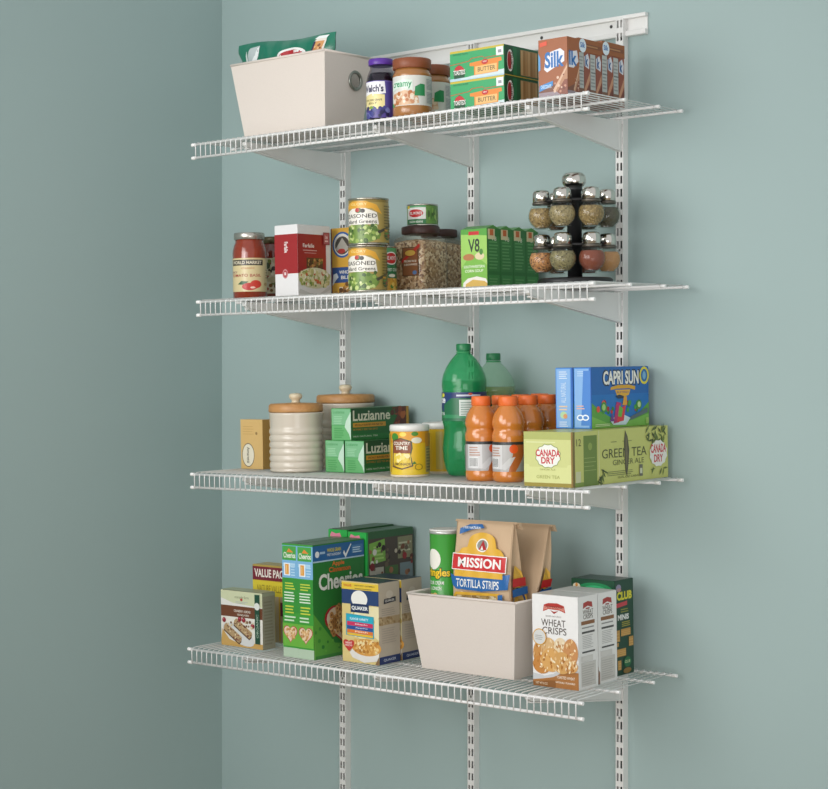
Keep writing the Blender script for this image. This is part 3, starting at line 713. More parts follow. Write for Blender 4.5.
# spice rack: carousel, and every little jar a thing of its own
rx, ry = 1.2325, -.170
t = Thing('spice_rack', 'black revolving spice rack with a chrome knob at the right of the second shelf', 'rack', (rx, ry, z))
BLK = P('1C1C1D', .42, 0, .1)
t.mesh('base').lathe([(.074, 0), (.079, .002), (.079, .013), (.075, .0165), (.030, .0170), (.022, .018), (.016, .020)], BLK, n=56)
t.mesh('post').lathe([(.0155, .018), (.0155, .198), (.0175, .200), (.0175, .208)], BLK, n=24)
TIER = (.0845, .1770)
for j, zz in enumerate(TIER):
    m = t.mesh(f'ring_shelf#{j}'); m.lathe([(.044, zz - .003), (.058, zz - .003), (.059, zz), (.058, zz + .003), (.014, zz + .003), (.014, zz - .003)], BLK, n=48, caps=(False, False))
m = t.mesh('knob'); m.lathe([(.012, .207), (.0205, .209), (.0245, .215), (.0255, .222), (.0240, .230), (.0180, .236), (.007, .238)], CHROME, n=32)
t.done()
SP = {0: ('tan seed', ('9C7E4C', 'BC9E68', '6E5430')), 1: ('pale green herb', ('9A865A', 'B8A478', '6A5A38')), 2: ('tan seed', ('A08350', '7C6438', 'BEA26C')), 3: ('dark herb', ('4A4636', '5C563E', '3A3628')),
      4: ('orange seasoning', ('C07840', 'E3A468', '5A3420')), 5: ('grey green herb', ('84764E', 'A39668', '544C30')), 6: ('red spice', ('8E4026', '9C4A2E', '7C341E')), 7: ('light orange spice', ('D69A5E', 'C98C54', 'E0AC74')), 8: ('brown spice', ('6E4A2A', '7E5834', '5A3A20'))}
def spice_jar(ang, tier, col, label):
    a = radians(ang); R = .0680; zt = TIER[tier]
    t = Thing('spice_jar', label, 'spice jar', (rx + R * cos(a), ry + R * sin(a), z + zt - .0595), 'jars on the spice rack')
    r = .0285; c = .0305
    ball = [(r * sin(pi * i / 16), c - r * cos(pi * i / 16)) for i in range(1, 16)]
    ball = [p for p in ball if .0065 <= p[1] <= .0535]
    t.mesh('glass').lathe([(.015, .0035), (.019, .0045)] + ball + [(.0150, .0555), (.0148, .0590)], CLEAR('F1F3F0', .02, 'C9CFC9', .04), n=32)
    t.mesh('spice').lathe([(.013, .0058)] + [(p[0] * .93, c + (p[1] - c) * .93) for p in ball if p[1] < .0505], GRAIN(*SP[col][1], 330 if col not in (6, 7) else 900), n=28)
    t.mesh('collar').lathe([(.0165, .0530), (.0195, .0535), (.0195, .0580), (.0165, .0585)], P('6B655C', .3, .7), n=32)
    t.mesh('cap').lathe([(.0165, .0583), (.0183, .0590), (.0188, .0700), (.0182, .0770), (.0160, .0815), (.011, .0838), (.004, .0843)], CHROME, n=32)
    t.done()
ANG = (-77, -25, -143, 38, 158, 99)
LAB = ['second from the left', 'third from the left', 'leftmost', 'rightmost', 'rear left', 'rear right']
for tier, row in ((1, (1, 2, 0, 3, 8, 3)), (0, (5, 6, 4, 7, 8, 6))):
    for ang, c, l in zip(ANG, row, LAB):
        spice_jar(ang, tier, c, f'glass jar of {SP[c][0]} on the spice rack, {l}, {"upper" if tier else "lower"} tier')

# ------------------------------------------------------------------ third shelf
z = DECK[2]
t = Carton('soap_box', 'small tan box with an oval label at the left end of the third shelf', 'box', .3145, -.240, z, .0735, .026, .118, 'D2AB6A')
A = t.front(); A.rect(0, 0, 1, 1, 'D9B474').lines(.10, .70, .5, .2, 4, 'C39A58', .2).ell(.72, .72, .05, .03, '9A7A48')
A.on('oval_label').ell(.34, .28, .28, .24, '4A4032', 30).ell(.34, .28, .26, .225, 'E6DEC8', 30).text('Amaretti', .28, .12, .13, .32, '4A4032', .01, vert=True)
t.right().rect(0, 0, 1, 1, 'C79A54'); t.done()

def canister(x, y, r, hb, label):
    t = Thing('ceramic_canister', label, 'canister', (x, y, z), 'cream canisters')
    CER = P('D3C8B8', .22, 0, .02, 10, .4)
    pr = [(r - .010, 0), (r - .002, .0015), (r, .006)]
    n = 6; za, zb = .008, hb * .74; k = 0
    while k < n:
        q0 = za + (zb - za) * k / n; q1 = za + (zb - za) * (k + 1) / n
        for f, e in ((0, -.0022), (.12, -.0010), (.3, .0004), (.6, .0004), (.85, -.0008), (1, -.0022)): pr.append((r + e, q0 + (q1 - q0) * f * .999))
        k += 1
    pr += [(r - .0012, zb + .004), (r - .0008, hb - .008), (r + .0004, hb - .004), (r, hb), (r - .005, hb), (r - .006, hb - .01)]
    t.mesh('body').lathe(pr, CER, n=56)
    W = WOOD('B5804A', 'C6935C')
    t.mesh('lid').lathe([(r - .006, hb - .004), (r - .0055, hb + .0005), (r + .0004, hb + .0010), (r + .0012, hb + .004), (r + .0006, hb + .016), (r - .003, hb + .020), (.010, hb + .022)], W, n=56)
    t.mesh('knob').lathe([(.0115, hb + .021), (.0095, hb + .025), (.0095, hb + .028), (.0150, hb + .033), (.0160, hb + .038), (.0135, hb + .0425), (.006, hb + .044)], P('D5C6A8', .35), n=28)
    t.done()
canister(.512, -.255, .0622, .1375, 'front ribbed cream canister with wooden lid beside the tan box')
canister(.515, -.085, .0690, .1540, 'bigger ribbed cream canister with wooden lid, behind the green tea boxes')

def tea(x0, y0, zz, w, d, label):
    t = Carton('tea_box', label, 'box', x0, y0, zz, w, d, .0728, '2B6A34', 'green tea boxes')
    A = t.front('end_print'); A.rect(0, 0, 1, 1, '4C9E5A').rect(.02, .48, .96, .50, '7DB98A').rect(.02, .02, .96, .44, '67B06F')
    A.poly([(1, .0), (1, .9), (.75, .6), (.68, .42), (.9, .2)], 'C5DFCB').text('Luzianne', .08, .84, .6, .09, '4E9A60', .01).lines(.12, .52, .5, .26, 5, '9CCFA6').lines(.14, .08, .5, .34, 5, '4E9C58')  # pale triangle at the right is a sheen painted onto the end
    B = t.right('side_print'); B.rect(0, 0, 1, 1, '2A6E36').rect(0, .90, 1, .10, '24502C').rect(0, 0, 1, .18, '2F7E3C').poly([(.62, 1), (.78, .7), (.70, .3), (.75, .0), (1, 0), (1, 1)], '2F5A30')
    B.poly([(.70, .98), (.80, .70), (.72, .45), (.66, .25), (.80, .1), (.95, .2), (.95, 1)], '6B2E1C').blobs(.70, .15, .93, .95, 26, ['8C3E22', 'B5622E', '5A2A1A', 'A04A26', '3E5A2A'], .02, .045).rect(.955, 0, .045, 1, 'C9922E')
    B.rect(0, .62, .62, .34, '24502C')
    B.on('brand_lettering').text('Luzianne', .03, .60, .64, .33, 'DDDCC4', .02)
    B.on('banner').rect(.03, .40, .56, .14, 'D0972E').text('SPECIALLY BLENDED FOR ICED TEA', .06, .44, .48, .06, '3A2E1A')
    B.on('side_print').text('24 FAMILY SIZE TEA BAGS', .03, .30, .42, .06, 'B98A34').text('100% NATURAL TEA', .03, .09, .42, .05, 'CFDCC4')
    t.done()
tea(.585, -.235, z, .0570, .205, 'left box of the two green tea boxes standing on the third shelf')
tea(.6455, -.235, z, .0575, .205, 'right box of the two green tea boxes standing on the third shelf')
tea(.6045, -.234, z + .0732, .0590, .205, 'topmost green tea box, lying across the two others')

def lemonade(x, y, deg, label):
    t = Thing('drink_mix_canister', label, 'canister', (x, y, z), 'yellow drink mix canisters')
    r, h = .0425, .1135
    t.mesh('tub').lathe([(r - .002, 0), (r, .0015), (r, h - .014)], P('D9AE1E', .35, 0, .03), n=48)
    t.mesh('base_rim').lathe([(r + .0002, 0), (r + .0008, .001), (r + .0008, .004), (r + .0002, .0045)], P('E0D2B8', .4), n=48)
    t.mesh('lid').lathe([(r - .001, h - .0145), (r + .0012, h - .014), (r + .0012, h - .003), (r - .001, h - .0005), (r - .004, h), (r - .006, h - .002), (.004, h - .002)], P('E9E7E1', .35), n=48)
    A = cyl_art(t, r, .005, 2 * pi * r * .999, h - .020, deg, 'label')
    A.rect(0, 0, 1, 1, 'E3B822').rect(.30, .74, .42, .26, 'DE9A22').rect(.30, .0, .40, .12, 'E8C62E').ell(.36, .88, .04, .09, '3E8A2E').ell(.44, .94, .03, .05, 'F0D24A').ell(.54, .95, .03, .05, '4A8A2E')
    A.on('emblem').poly([(.325, .18), (.335, .80), (.42, .86), (.515, .78), (.52, .62), (.505, .45), (.525, .2), (.43, .12)], '3E4A2A').poly([(.335, .20), (.345, .78), (.42, .84), (.505, .76), (.51, .62), (.495, .45), (.515, .21), (.43, .14)], '8A4A2A')
    A.poly([(.34, .22), (.345, .50), (.50, .50), (.51, .22), (.43, .15)], 'E3C23A').blobs(.36, .32, .49, .48, 16, ['F2DC7A', 'E9CE52', 'F6E8A6'], .012, .022)
    A.on('lettering').text('COUNTRY', .35, .69, .15, .08, 'F3EDDC', .02).text('TIME', .37, .58, .11, .09, 'F3EDDC', .02).text('LEMONADE', .345, .22, .16, .06, '5A3A1E', .01)
    A.on('label').ell(.555, .80, .045, .07, 'E6E3CC').ell(.57, .18, .035, .075, '8C7A1E').ell(.57, .18, .028, .06, 'E3B822').poly([(.515, .24), (.53, .32), (.55, .26)], '3E7A2E')
    A.rect(.64, .05, .12, .9, 'B8A468').lines(.65, .08, .10, .84, 12, '7E7450').rect(.2, .05, .10, .9, 'CDB24A').rect(.64, .65, .12, .3, 'C98A2E')
    A.rect(.80, .05, .15, .9, 'C9B04A').lines(.81, .08, .12, .5, 8, '7E7450').ell(.86, .82, .05, .1, '6E8A2E').ell(.83, .70, .04, .06, '7A3E22')
    t.done()
lemonade(.854, -.255, -49, 'front yellow drink mix canister with white lid, touching the tea boxes')
lemonade(.843, -.130, 40, 'yellow drink mix canister half hidden between its twin and the big green bottle')

def soda(x, y, kind, label, k=1.):
    t = Thing('soda_bottle', label, 'bottle', (x, y, z), 'big soda bottles')
    r = .0490
    pr = [(.020, .0035), (.032, .0), (.040, .004), (.0455, .016), (.0485, .035), (.0490, .062), (.0470, .082), (.0452, .098), (.0462, .112), (.0482, .118), (.0485, .184), (.0475, .188), (.0490, .200), (.0487, .212), (.0455, .226), (.0385, .242), (.0290, .257), (.0195, .268), (.0140, .274), (.0135, .284)]
    pr = [(q, zz * (.905 if kind else .981)) for q, zz in pr]
    n = 50
    def shape(ring, inset, top):
        out = []
        for q, zz in ring:
            if zz > top: continue
            lp = []
            for j in range(n):
                a = 2 * pi * j / n
                f = 1 - (.10 * max(0, 1 - zz / .05) * (.5 + .5 * cos(5 * a)))
                lp.append(((q * f - inset) * cos(a), (q * f - inset) * sin(a), zz))
            out.append(lp)
        return out
    G = 'A9E3C2' if not kind else 'EAF6ED'
    t.mesh('bottle').loft(shape(pr, 0, 1), CLEAR(G, .42 if not kind else .25, '36B06E' if not kind else 'B9DEC4', .05))
    if kind: t.mesh('drink').loft(shape([p for p in pr if p[1] > .001], .0016, .200), CLEAR('F0ECC4', .45, 'B9BC66', .1))
    else: t.mesh('drink').loft(shape([p for p in pr if p[1] > .001], .0016, .213), CLEAR('A5E3BE', .25, '2A9C5C', .1))
    top = pr[-1][1]
    m = t.mesh('cap'); q = 60
    m.loft([[((rr + (.0005 if j % 2 else 0)) * cos(2 * pi * j / q), (rr + (.0005 if j % 2 else 0)) * sin(2 * pi * j / q), zz) for j in range(q)] for rr, zz in ((.0155, top - .006), (.0158, top - .005), (.0158, top + .007), (.0146, top + .0095))], P('1F7A48', .35))
    t.mesh('neck_ring').lathe([(.0140, top - .0105), (.0172, top - .010), (.0172, top - .008), (.0140, top - .0075)], P('3E9A62', .3), n=30)
    if not kind:
        A = cyl_art(t, .0488, .121, 2 * pi * .0488 * .999, .062, -58, 'label')
        A.rect(0, 0, 1, 1, '1E6B45').rect(0, .10, 1, .12, '2F8A58').rect(0, .80, 1, .20, '1F2F66').poly([(.20, .3), (.24, .9), (.42, 1), (.42, .80), (.34, .55), (.34, .2)], '1F3A6E').poly([(0, 0), (.3, 0), (.34, .3), (.2, .6), (0, .7)], '1E7A4C')
        A.on('lettering').text('Sprite', .16, .55, .20, .32, 'E9ECEF', .03).ell(.33, .90, .02, .07, 'D9D23A').ell(.30, .83, .02, .05, '6AB83A').text('2 LITER', .26, .2, .09, .10, 'DDE6E0')
        A.on('panel').rect(.48, .18, .13, .56, 'D6DFD8').lines(.49, .22, .11, .48, 6, '8AA396').rect(.46, .86, .18, .06, 'C9CEDC').ell(.56, .94, .015, .04, 'C4503A')
    else:
        A = cyl_art(t, .0488, .108, 2 * pi * .0488 * .999, .060, -58, 'label')
        A.rect(0, 0, 1, 1, '2A6A44').rect(0, .8, 1, .2, '3E8A52')
    t.done()
soda(.957, -.190, 0, 'big green soda bottle with wrapped label, taller of the two')
soda(.952, -.076, 1, 'pale green soda bottle of yellowish drink behind the orange bottles')

def sport(x, y, label, k):
    t = Thing('sports_drink_bottle', label, 'bottle', (x, y, z), 'orange sports drinks')
    r = .0345
    pr = [(.022, .0), (.030, .0), (.0335, .004), (r, .010), (r, .018), (.0335, .0215), (.0335, .083), (r, .087), (r, .098), (.0325, .103), (.0312, .108), (.0325, .112), (r, .118), (.0335, .128), (.0300, .140), (.0240, .150), (.0195, .155), (.0190, .158)]
    t.mesh('bottle').lathe(pr, P('CC7A2E', .12, 0, .06, 30, .9), n=40)
    m = t.mesh('cap'); q = 64
    m.loft([[((rr + (.0006 if j % 2 else 0)) * cos(2 * pi * j / q), (rr + (.0006 if j % 2 else 0)) * sin(2 * pi * j / q), zz) for j in range(q)] for rr, zz in ((.0190, .157), (.0196, .158), (.0196, .174), (.0182, .1765))], P('E86E2C', .4))
    A = cyl_art(t, .0336, .022, 2 * pi * .0336 * .999, .061, -52 + k, 'label')
    A.rect(0, 0, 1, 1, 'A9A6A4').rect(0, .90, 1, .10, '2E302E').rect(.45, 0, .14, .9, 'B8B5B3').poly([(.53, .0), (.60, .9), (.74, .9), (.74, .7), (.66, .3), (.60, .0)], 'B5622A').poly([(.44, .12), (.54, .45), (.6, .5), (.55, .2), (.50, .05)], 'C9C7C6')
    A.on('badge').ell(.585, .76, .045, .15, 'E8591F')
    A.on('barcode_panel').rect(.31, .08, .16, .82, 'D3D1D0').lines(.33, .52, .12, .34, 4, 'B58A78').rect(.33, .12, .10, .35, 'E9E8E6')
    for j in range(7): A.rect(.335 + j * .0135, .15, .006, .29, '5A5A58')
    A.on('label').rect(.0, .05, .25, .8, 'B9B6B4')
    t.done()
for k in range(4):
    for c in range(2):
        nm = ('front', 'second', 'third', 'rearmost')[k]
        sport(1.079 + .0705 * c, -.290 + .0705 * k, f'orange sports drink bottle with orange cap, {nm} in the {"left" if c == 0 else "right"} row of four', 12 if c == 0 else -14)

t = Carton('soda_case', 'long pale green case of canned ginger ale at the right end of the third shelf', 'case', 1.250, -.375, z, .117, .354, .1085, 'BABC62', None)
A = t.front('end_print'); A.rect(0, 0, 1, 1, 'CDD08A').rect(0, .86, 1, .14, 'B0B56A').rect(0, 0, 1, .07, '9A8A3E').poly([(0, .42), (.10, .40), (.12, .36), (.88, .36), (.90, .40), (1, .42), (1, .07), (0, .07)], 'D6D995').rect(.05, .80, .6, .02, 'DCDFA6').rect(.97, 0, .03, 1, '8C6A3A')
A.on('end_logo').poly([(.5 + (.25 + .02 * (k % 2)) * cos(2 * pi * k / 24), .56 + (.21 + .02 * (k % 2)) * sin(2 * pi * k / 24)) for k in range(24)], '8E9A5A').poly([(.5 + (.235 + .02 * (k % 2)) * cos(2 * pi * k / 24), .56 + (.195 + .02 * (k % 2)) * sin(2 * pi * k / 24)) for k in range(24)], 'EDEDE4')
A.text('CANADA', .25, .55, .5, .13, 'C4303C', .03).text('DRY', .36, .42, .28, .12, 'C4303C', .03)
A.on('end_lettering').text('GREEN TEA', .26, .15, .48, .06, 'A5A860', .01).text('GINGER ALE', .33, .30, .32, .03, 'A5A860')
B = t.right('side_print'); B.rect(0, 0, 1, 1, 'C3C670').rect(0, .0, .02, 1, '7A6A34').rect(.02, 0, .24, .08, '7E9440')
B.rect(.105, .0, .135, .92, '6B8236').lines(.11, .28, .12, .3, 4, '9AA860', .15).ell(.17, .72, .02, .07, '8EA04E')
B.rect(.255, 0, .008, 1, 'D0D29A')
B.text('12', .035, .74, .045, .13, '5E5A2E', .0).rect(.025, .08, .05, .2, 'C9C9A0')
B.on('side_lettering').text('GREEN TEA', .29, .47, .47, .17, '4A4E2A', .0).text('GINGER ALE', .40, .33, .33, .10, '5A5E34', .0).lines(.34, .14, .3, .1, 3, '7A7E44', .4).rect(.38, .76, .06, .012, '7A7E44').rect(.5, .76, .1, .012, '7A7E44').text('12 FL OZ CANS', .45, .08, .22, .04, '6A6E3A')
B.on('seed_pod_picture').poly([(.545, .10), (.56, .30), (.572, .6), (.555, .85), (.53, .97), (.518, .75), (.522, .45), (.53, .2)], '4E4A34').poly([(.545, .2), (.556, .5), (.548, .8), (.534, .9), (.53, .6), (.536, .3)], '6B6244')
B.on('side_print')
for k in range(46):
    side = random.choice((0, 1, 1, 1, 2)); x, y = {0: (random.uniform(.265, .33), random.uniform(.02, .26)), 1: (random.uniform(.74, .99), random.uniform(.70, .98)), 2: (random.uniform(.76, .99), random.uniform(.02, .2))}[side]
    a = random.uniform(0, 6.28); L = .028
    B.poly([(x - L * cos(a), y - L * 3 * sin(a)), (x + .008 * sin(a), y - .02 * cos(a)), (x + L * cos(a), y + L * 3 * sin(a)), (x - .008 * sin(a), y + .02 * cos(a))], random.choice(['5A6A2E', '4A5A28', '6E7E3A', '3E4A22']), .00002)
B.on('picture').rect(.675, .08, .035, .22, '6A6A5A').rect(.68, .13, .025, .10, 'C9CDB0')
B.on('side_logo').poly([(.885 + (.092 + .008 * (k % 2)) * cos(2 * pi * k / 24), .48 + (.24 + .02 * (k % 2)) * sin(2 * pi * k / 24)) for k in range(24)], 'E6E6DE').text('CANADA', .80, .49, .17, .17, 'C4303C', .03).text('DRY', .835, .31, .10, .15, 'C4303C', .03)
t.done()

def juice(x0, label, k):
    t = Carton('juice_box', label, 'box', x0, -.240, z + .1092, .0425, .217, .1240, '2456A0', 'blue juice pouch boxes', top='2E6AA8')
    A = t.front('end_print'); A.rect(0, 0, 1, 1, '4A8AD4').rect(.05, .02, .80, .96, '86B2E4').rect(.9, 0, .1, 1, '2A62B4')
    if k == 0:
        A.lines(.2, .82, .5, .14, 4, 'D0DFF2').text('ALL NATURAL', .3, .42, .3, .34, 'C9DCF2', .01, vert='up').lines(.2, .30, .5, .1, 2, 'E3C6A6').ell(.45, .22, .2, .06, 'B5D6A8').ell(.55, .20, .12, .04, 'D99A6A').lines(.2, .03, .5, .1, 3, 'D0DFF2')
    else:
        A.lines(.2, .86, .5, .10, 3, 'B5D0EE').poly([(.4, .05), (.55, .95), (.95, .95), (.95, .05)], '4A84D0').lines(.15, .32, .5, .08, 2, 'E3B0A0').ell(.36, .18, .2, .05, 'EEF3FA', 20).ell(.36, .18, .13, .028, '5A8CCC', 20).ell(.66, .18, .2, .05, 'EEF3FA', 20).ell(.66, .18, .13, .028, '4A84D0', 20)
    B = t.right('side_print'); B.rect(0, 0, 1, 1, '1B70BC').rect(0, .55, 1, .45, '1C64B0').poly([(0, 0), (0, .42), (.15, .28), (.40, .12), (.75, .14), (1, .40), (1, 0)], '5CA03E').poly([(0, 0), (0, .2), (.3, .06), (.6, .08), (1, .2), (1, 0)], '7DBB4E')
    B.on('brand_lettering').text('CAPRI SUN', .20, .71, .62, .23, 'F1EEE6', .03, out='1C2A44')
    B.on('banner').poly([(.32, .62), (.33, .67), (.45, .70), (.65, .70), (.76, .67), (.75, .61), (.65, .64), (.45, .64)], 'D9A22A').poly([(.40, .62), (.67, .62), (.64, .53), (.53, .49), (.43, .53)], 'E3AE34').text('FRUIT PUNCH', .43, .56, .21, .035, '7A4A7A')
    B.on('seal').ell(.92, .85, .085, .15, 'E3D22E', 28).ell(.92, .85, .06, .11, '2A6AA8', 24).ell(.92, .85, .03, .07, '7AB0D4', 16)
    B.on('fruit_picture').blobs(.08, .26, .95, .42, 26, ['C4282E', '2F7A34', '3E9A3E', 'A31F2A', 'E0503A'], .015, .035).ell(.20, .34, .05, .09, '3E8A3A', 20).ell(.20, .34, .03, .055, 'A5CC7A', 20).ell(.82, .36, .045, .08, '3E8A3A', 20).ell(.82, .36, .028, .05, 'C4DC9A', 20)
    B.poly([(.30, .12), (.36, .04), (.58, .03), (.66, .14), (.55, .20), (.40, .18)], 'CFE3EE').poly([(.36, .06), (.42, .42), (.50, .40), (.46, .08)], 'B5286A').poly([(.42, .08), (.46, .30), (.58, .36), (.54, .1)], 'D9363E').poly([(.44, .18), (.47, .36), (.53, .3), (.5, .16)], '6AB03E').poly([(.40, .52), (.47, .54), (.58, .50), (.60, .42), (.55, .48), (.45, .47)], '22304A').poly([(.52, .36), (.55, .52), (.60, .50), (.60, .36)], 'E0A02E').poly([(.30, .1), (.34, .24), (.38, .1)], '6A3A8A')
    B.on('side_print').poly([(.66, .10), (.66, .16), (.97, .30), (.97, .22)], '5A6A74').lines(.05, .03, .3, .05, 2, 'D9E6B5').rect(.94, .03, .05, .1, 'A8CC6A')
    t.done()
juice(1.2350, 'left one of the two blue juice boxes, only its narrow end showing', 0)
juice(1.2800, 'right one of the two blue juice boxes, its big picture side showing', 1)

# ------------------------------------------------------------------ bottom shelf
z = DECK[3]
t = Carton('granola_bar_box', 'granola bar box with brown band at the left end of the bottom shelf', 'box', .328, -.318, z, .1365, .041, .1305, 'A39C8A')
A = t.front('front_print'); A.rect(0, 0, 1, 1, 'E8E4DA').rect(0, .74, 1, .26, 'CFD3AE').poly([(0, .70), (0, .86), (.3, .78), (.7, .76), (1, .74), (1, .70)], 'E4E2DC').rect(0, .53, 1, .20, '6E3F26').rect(0, 0, 1, .09, 'C9A05A')
A.on('emblem').text('cascade farm', .34, .87, .34, .05, '7A7E5E', 0).ell(.50, .85, .03, .025, 'B53A2E').lines(.36, .78, .30, .05, 2, 'A9AEBA', .3)
A.on('lettering').text('CRANBERRY ALMOND', .32, .62, .40, .045, 'E9DFD2', .01).text('GRANOLA BARS', .40, .56, .28, .035, 'E9DFD2', .01)
A.on('picture').poly([(.0, .09), (.03, .3), (.2, .12), (.5, .05), (.5, .02), (.0, .03)], 'C9A05A').ell(.42, .22, .40, .15, 'D8D8D6', 30, -.35)
for (x, y, a) in ((.28, .21, -.55), (.53, .31, -.55)):
    q = [(-.22, -.065), (.22, -.065), (.24, .0), (.22, .065), (-.22, .065), (-.24, 0)]
    pts = [(x + u * cos(a) - v * sin(a), y + u * sin(a) + v * cos(a)) for u, v in q]
    A.poly(pts, '5E4028'); A.poly([(px, py + .03) for px, py in pts], 'B5976E')
    for k in range(34):
        u, v = random.uniform(-.21, .21), random.uniform(-.055, .055); A.ell(x + u * cos(a) - v * sin(a), y + .03 + u * sin(a) + v * cos(a), .014, .014, random.choice(['E0CDA4', '8A6238', '5A3A24', 'D2B88A', '7A2A2E']), 8, 0, .00001)
for x, y in ((.08, .46), (.46, .50), (.56, .49), (.77, .40)): A.ell(x, y, .045, .045, '8E1F2C', 16).ell(x - .01, y + .015, .015, .015, 'C9606A', 10)
A.blobs(.1, .36, .8, .48, 14, ['8A6A48', 'D9C7A2', '6E4A2E'], .015, .028)
A.on('green_strip').rect(.83, .09, .115, .88, '1F4A36').ell(.885, .76, .065, .065, 'E3E4DE', 20).text('ORGANIC', .865, .2, .05, .42, 'A9BBA8', .01, vert='up')
B = t.right('side_print'); B.rect(0, 0, 1, 1, 'A8A08C').lines(.12, .08, .76, .8, 14, '968E7A').rect(0, .94, 1, .06, 'B5B59A'); t.topart().rect(0, 0, 1, 1, 'A9AE86'); t.done()

t = Carton('snack_bar_box', 'yellow snack bar value box behind the granola bars, dark red top band', 'box', .339, -.222, z, .122, .05, .181, 'C9A23A', top='B59A4E')
A = t.front('front_print'); A.rect(0, 0, 1, 1, 'D9BE3A').rect(0, .80, 1, .19, '7A2030').rect(0, .60, 1, .19, 'E3CE3A').rect(0, .98, 1, .02, 'B59A4E').rect(.6, 0, .4, .6, 'B9A888').rect(.70, .02, .04, .58, 'C9A23A').rect(.74, .35, .1, .18, '6A2240')
A.on('lettering').text('VALUE PACK', .05, .84, .90, .11, 'F0E6DC', .03).text('NATURE VALLEY', .12, .65, .72, .09, 'A5902A', .01)
t.done()

def cereal(x0, y0, label):
    t = Carton('cereal_box', label, 'cereal box', x0, y0, z, .0470, .172, .2560, '2E7A34', 'green cereal boxes', top='5A7A60')
    A = t.front('end_print'); A.rect(0, 0, 1, 1, '3E9A36').rect(0, .0, 1, .085, 'B5C9B0').rect(0, .70, 1, .285, '7FB4DC').rect(.02, .855, .9, .125, '4AA046')
    A.poly([(.30, .925), (.45, .96), (.75, .925)], 'E0883A').text('Cheerios', .10, .875, .78, .05, 'E9ECE0', .02)
    A.rect(.05, .80, .8, .03, 'A9D0EA').rect(.12, .72, .40, .11, 'E6EEF4').rect(.20, .73, .24, .09, 'E09A3A').rect(.28, .74, .04, .07, 'F2D9A0').lines(.58, .72, .3, .12, 5, 'B5D6EC')
    A.rect(0, .40, 1, .29, '379036').lines(.18, .60, .66, .07, 3, 'C9D24A').lines(.12, .49, .76, .10, 4, 'DCEBD6').lines(.18, .39, .66, .08, 3, 'C9D24A').lines(.12, .32, .76, .06, 2, 'CFE6C8').rect(0, .10, 1, .20, '6BB03E')
    def heart(ar, cx, cy, rx, ry, col): ar.poly([(cx + rx * (sin(a) ** 3), cy + ry * (.8125 * cos(a) - .3125 * cos(2 * a) - .125 * cos(3 * a) - .0625 * cos(4 * a))) for a in [2 * pi * k / 36 for k in range(36)]], col)
    A.on('heart_bowl'); heart(A, .5, .215, .46, .085, 'B5303A'); heart(A, .5, .215, .41, .076, 'E3C9B0')
    A.blobs(.22, .17, .78, .255, 34, ['C9945A', 'DDB07A', 'B57E44', 'E9CFA6'], .05, .08)
    B = t.right('side_print'); B.rect(0, 0, 1, 1, '2A7A34').poly([(0, 0), (0, .4), (.4, .12), (1, .06), (1, 0)], '5AA23E').rect(0, 0, 1, .03, '3E8A3A').rect(0, .855, 1, .135, '2A649C').rect(0, .845, 1, .012, 'B5CFE0').blobs(.02, .05, .98, .35, 30, ['3E8A36', '2F7A34', '6AAE46'], .01, .03)
    B.poly([(0, .0), (0, .2), (.02, .2), (.02, 0)], '6AAE46')
    B.on('top_band').ell(.08, .915, .04, .028, 'E9EDF0').rect(.13, .915, .1, .02, 'A5C2DA').text('WHOLE GRAIN', .27, .925, .27, .032, 'E3D23A', .02).text('FIRST INGREDIENT', .27, .89, .27, .022, 'DCE6EE').poly([(.58, .90), (.60, .925), (.63, .89), (.73, .975), (.745, .97), (.63, .855)], 'F0F3F4').rect(.75, .89, .22, .07, '4A7FB0').lines(.77, .89, .18, .06, 3, 'C9DCEA')
    B.on('flavour_lettering').text('Apple', .36, .79, .24, .05, 'E07A34', .03).text('Cinnamon', .30, .745, .42, .045, 'D96A2C', .03)
    B.on('brand_lettering').text('Cheerios', .10, .595, .86, .145, 'E6E8DE', .03)
    B.on('heart_bowl_picture'); heart(B, .60, .29, .40, .215, 'A31F2C'); heart(B, .60, .29, .36, .195, 'D6C3A8')
    n = 0
    while n < 95:
        x, y = random.uniform(.27, .93), random.uniform(.13, .45)
        if ((x - .6) / .33) ** 2 + ((y - .30) / .15) ** 2 > 1: continue
        n += 1; c = random.choice(['B5814A', 'C9985E', '9A6A38', 'D9B27A']); r = random.uniform(.028, .040)
        B.ell(x, y, r, r * .78, c, 10, 0, .000015); B.ell(x, y, r * .38, r * .30, '7A5230', 8, 0, .000015)
    t.done()
cereal(.5625, -.351, 'left one of the two green cereal boxes, only its narrow side showing')
cereal(.6115, -.353, 'right one of the two green cereal boxes, its lettered front showing')

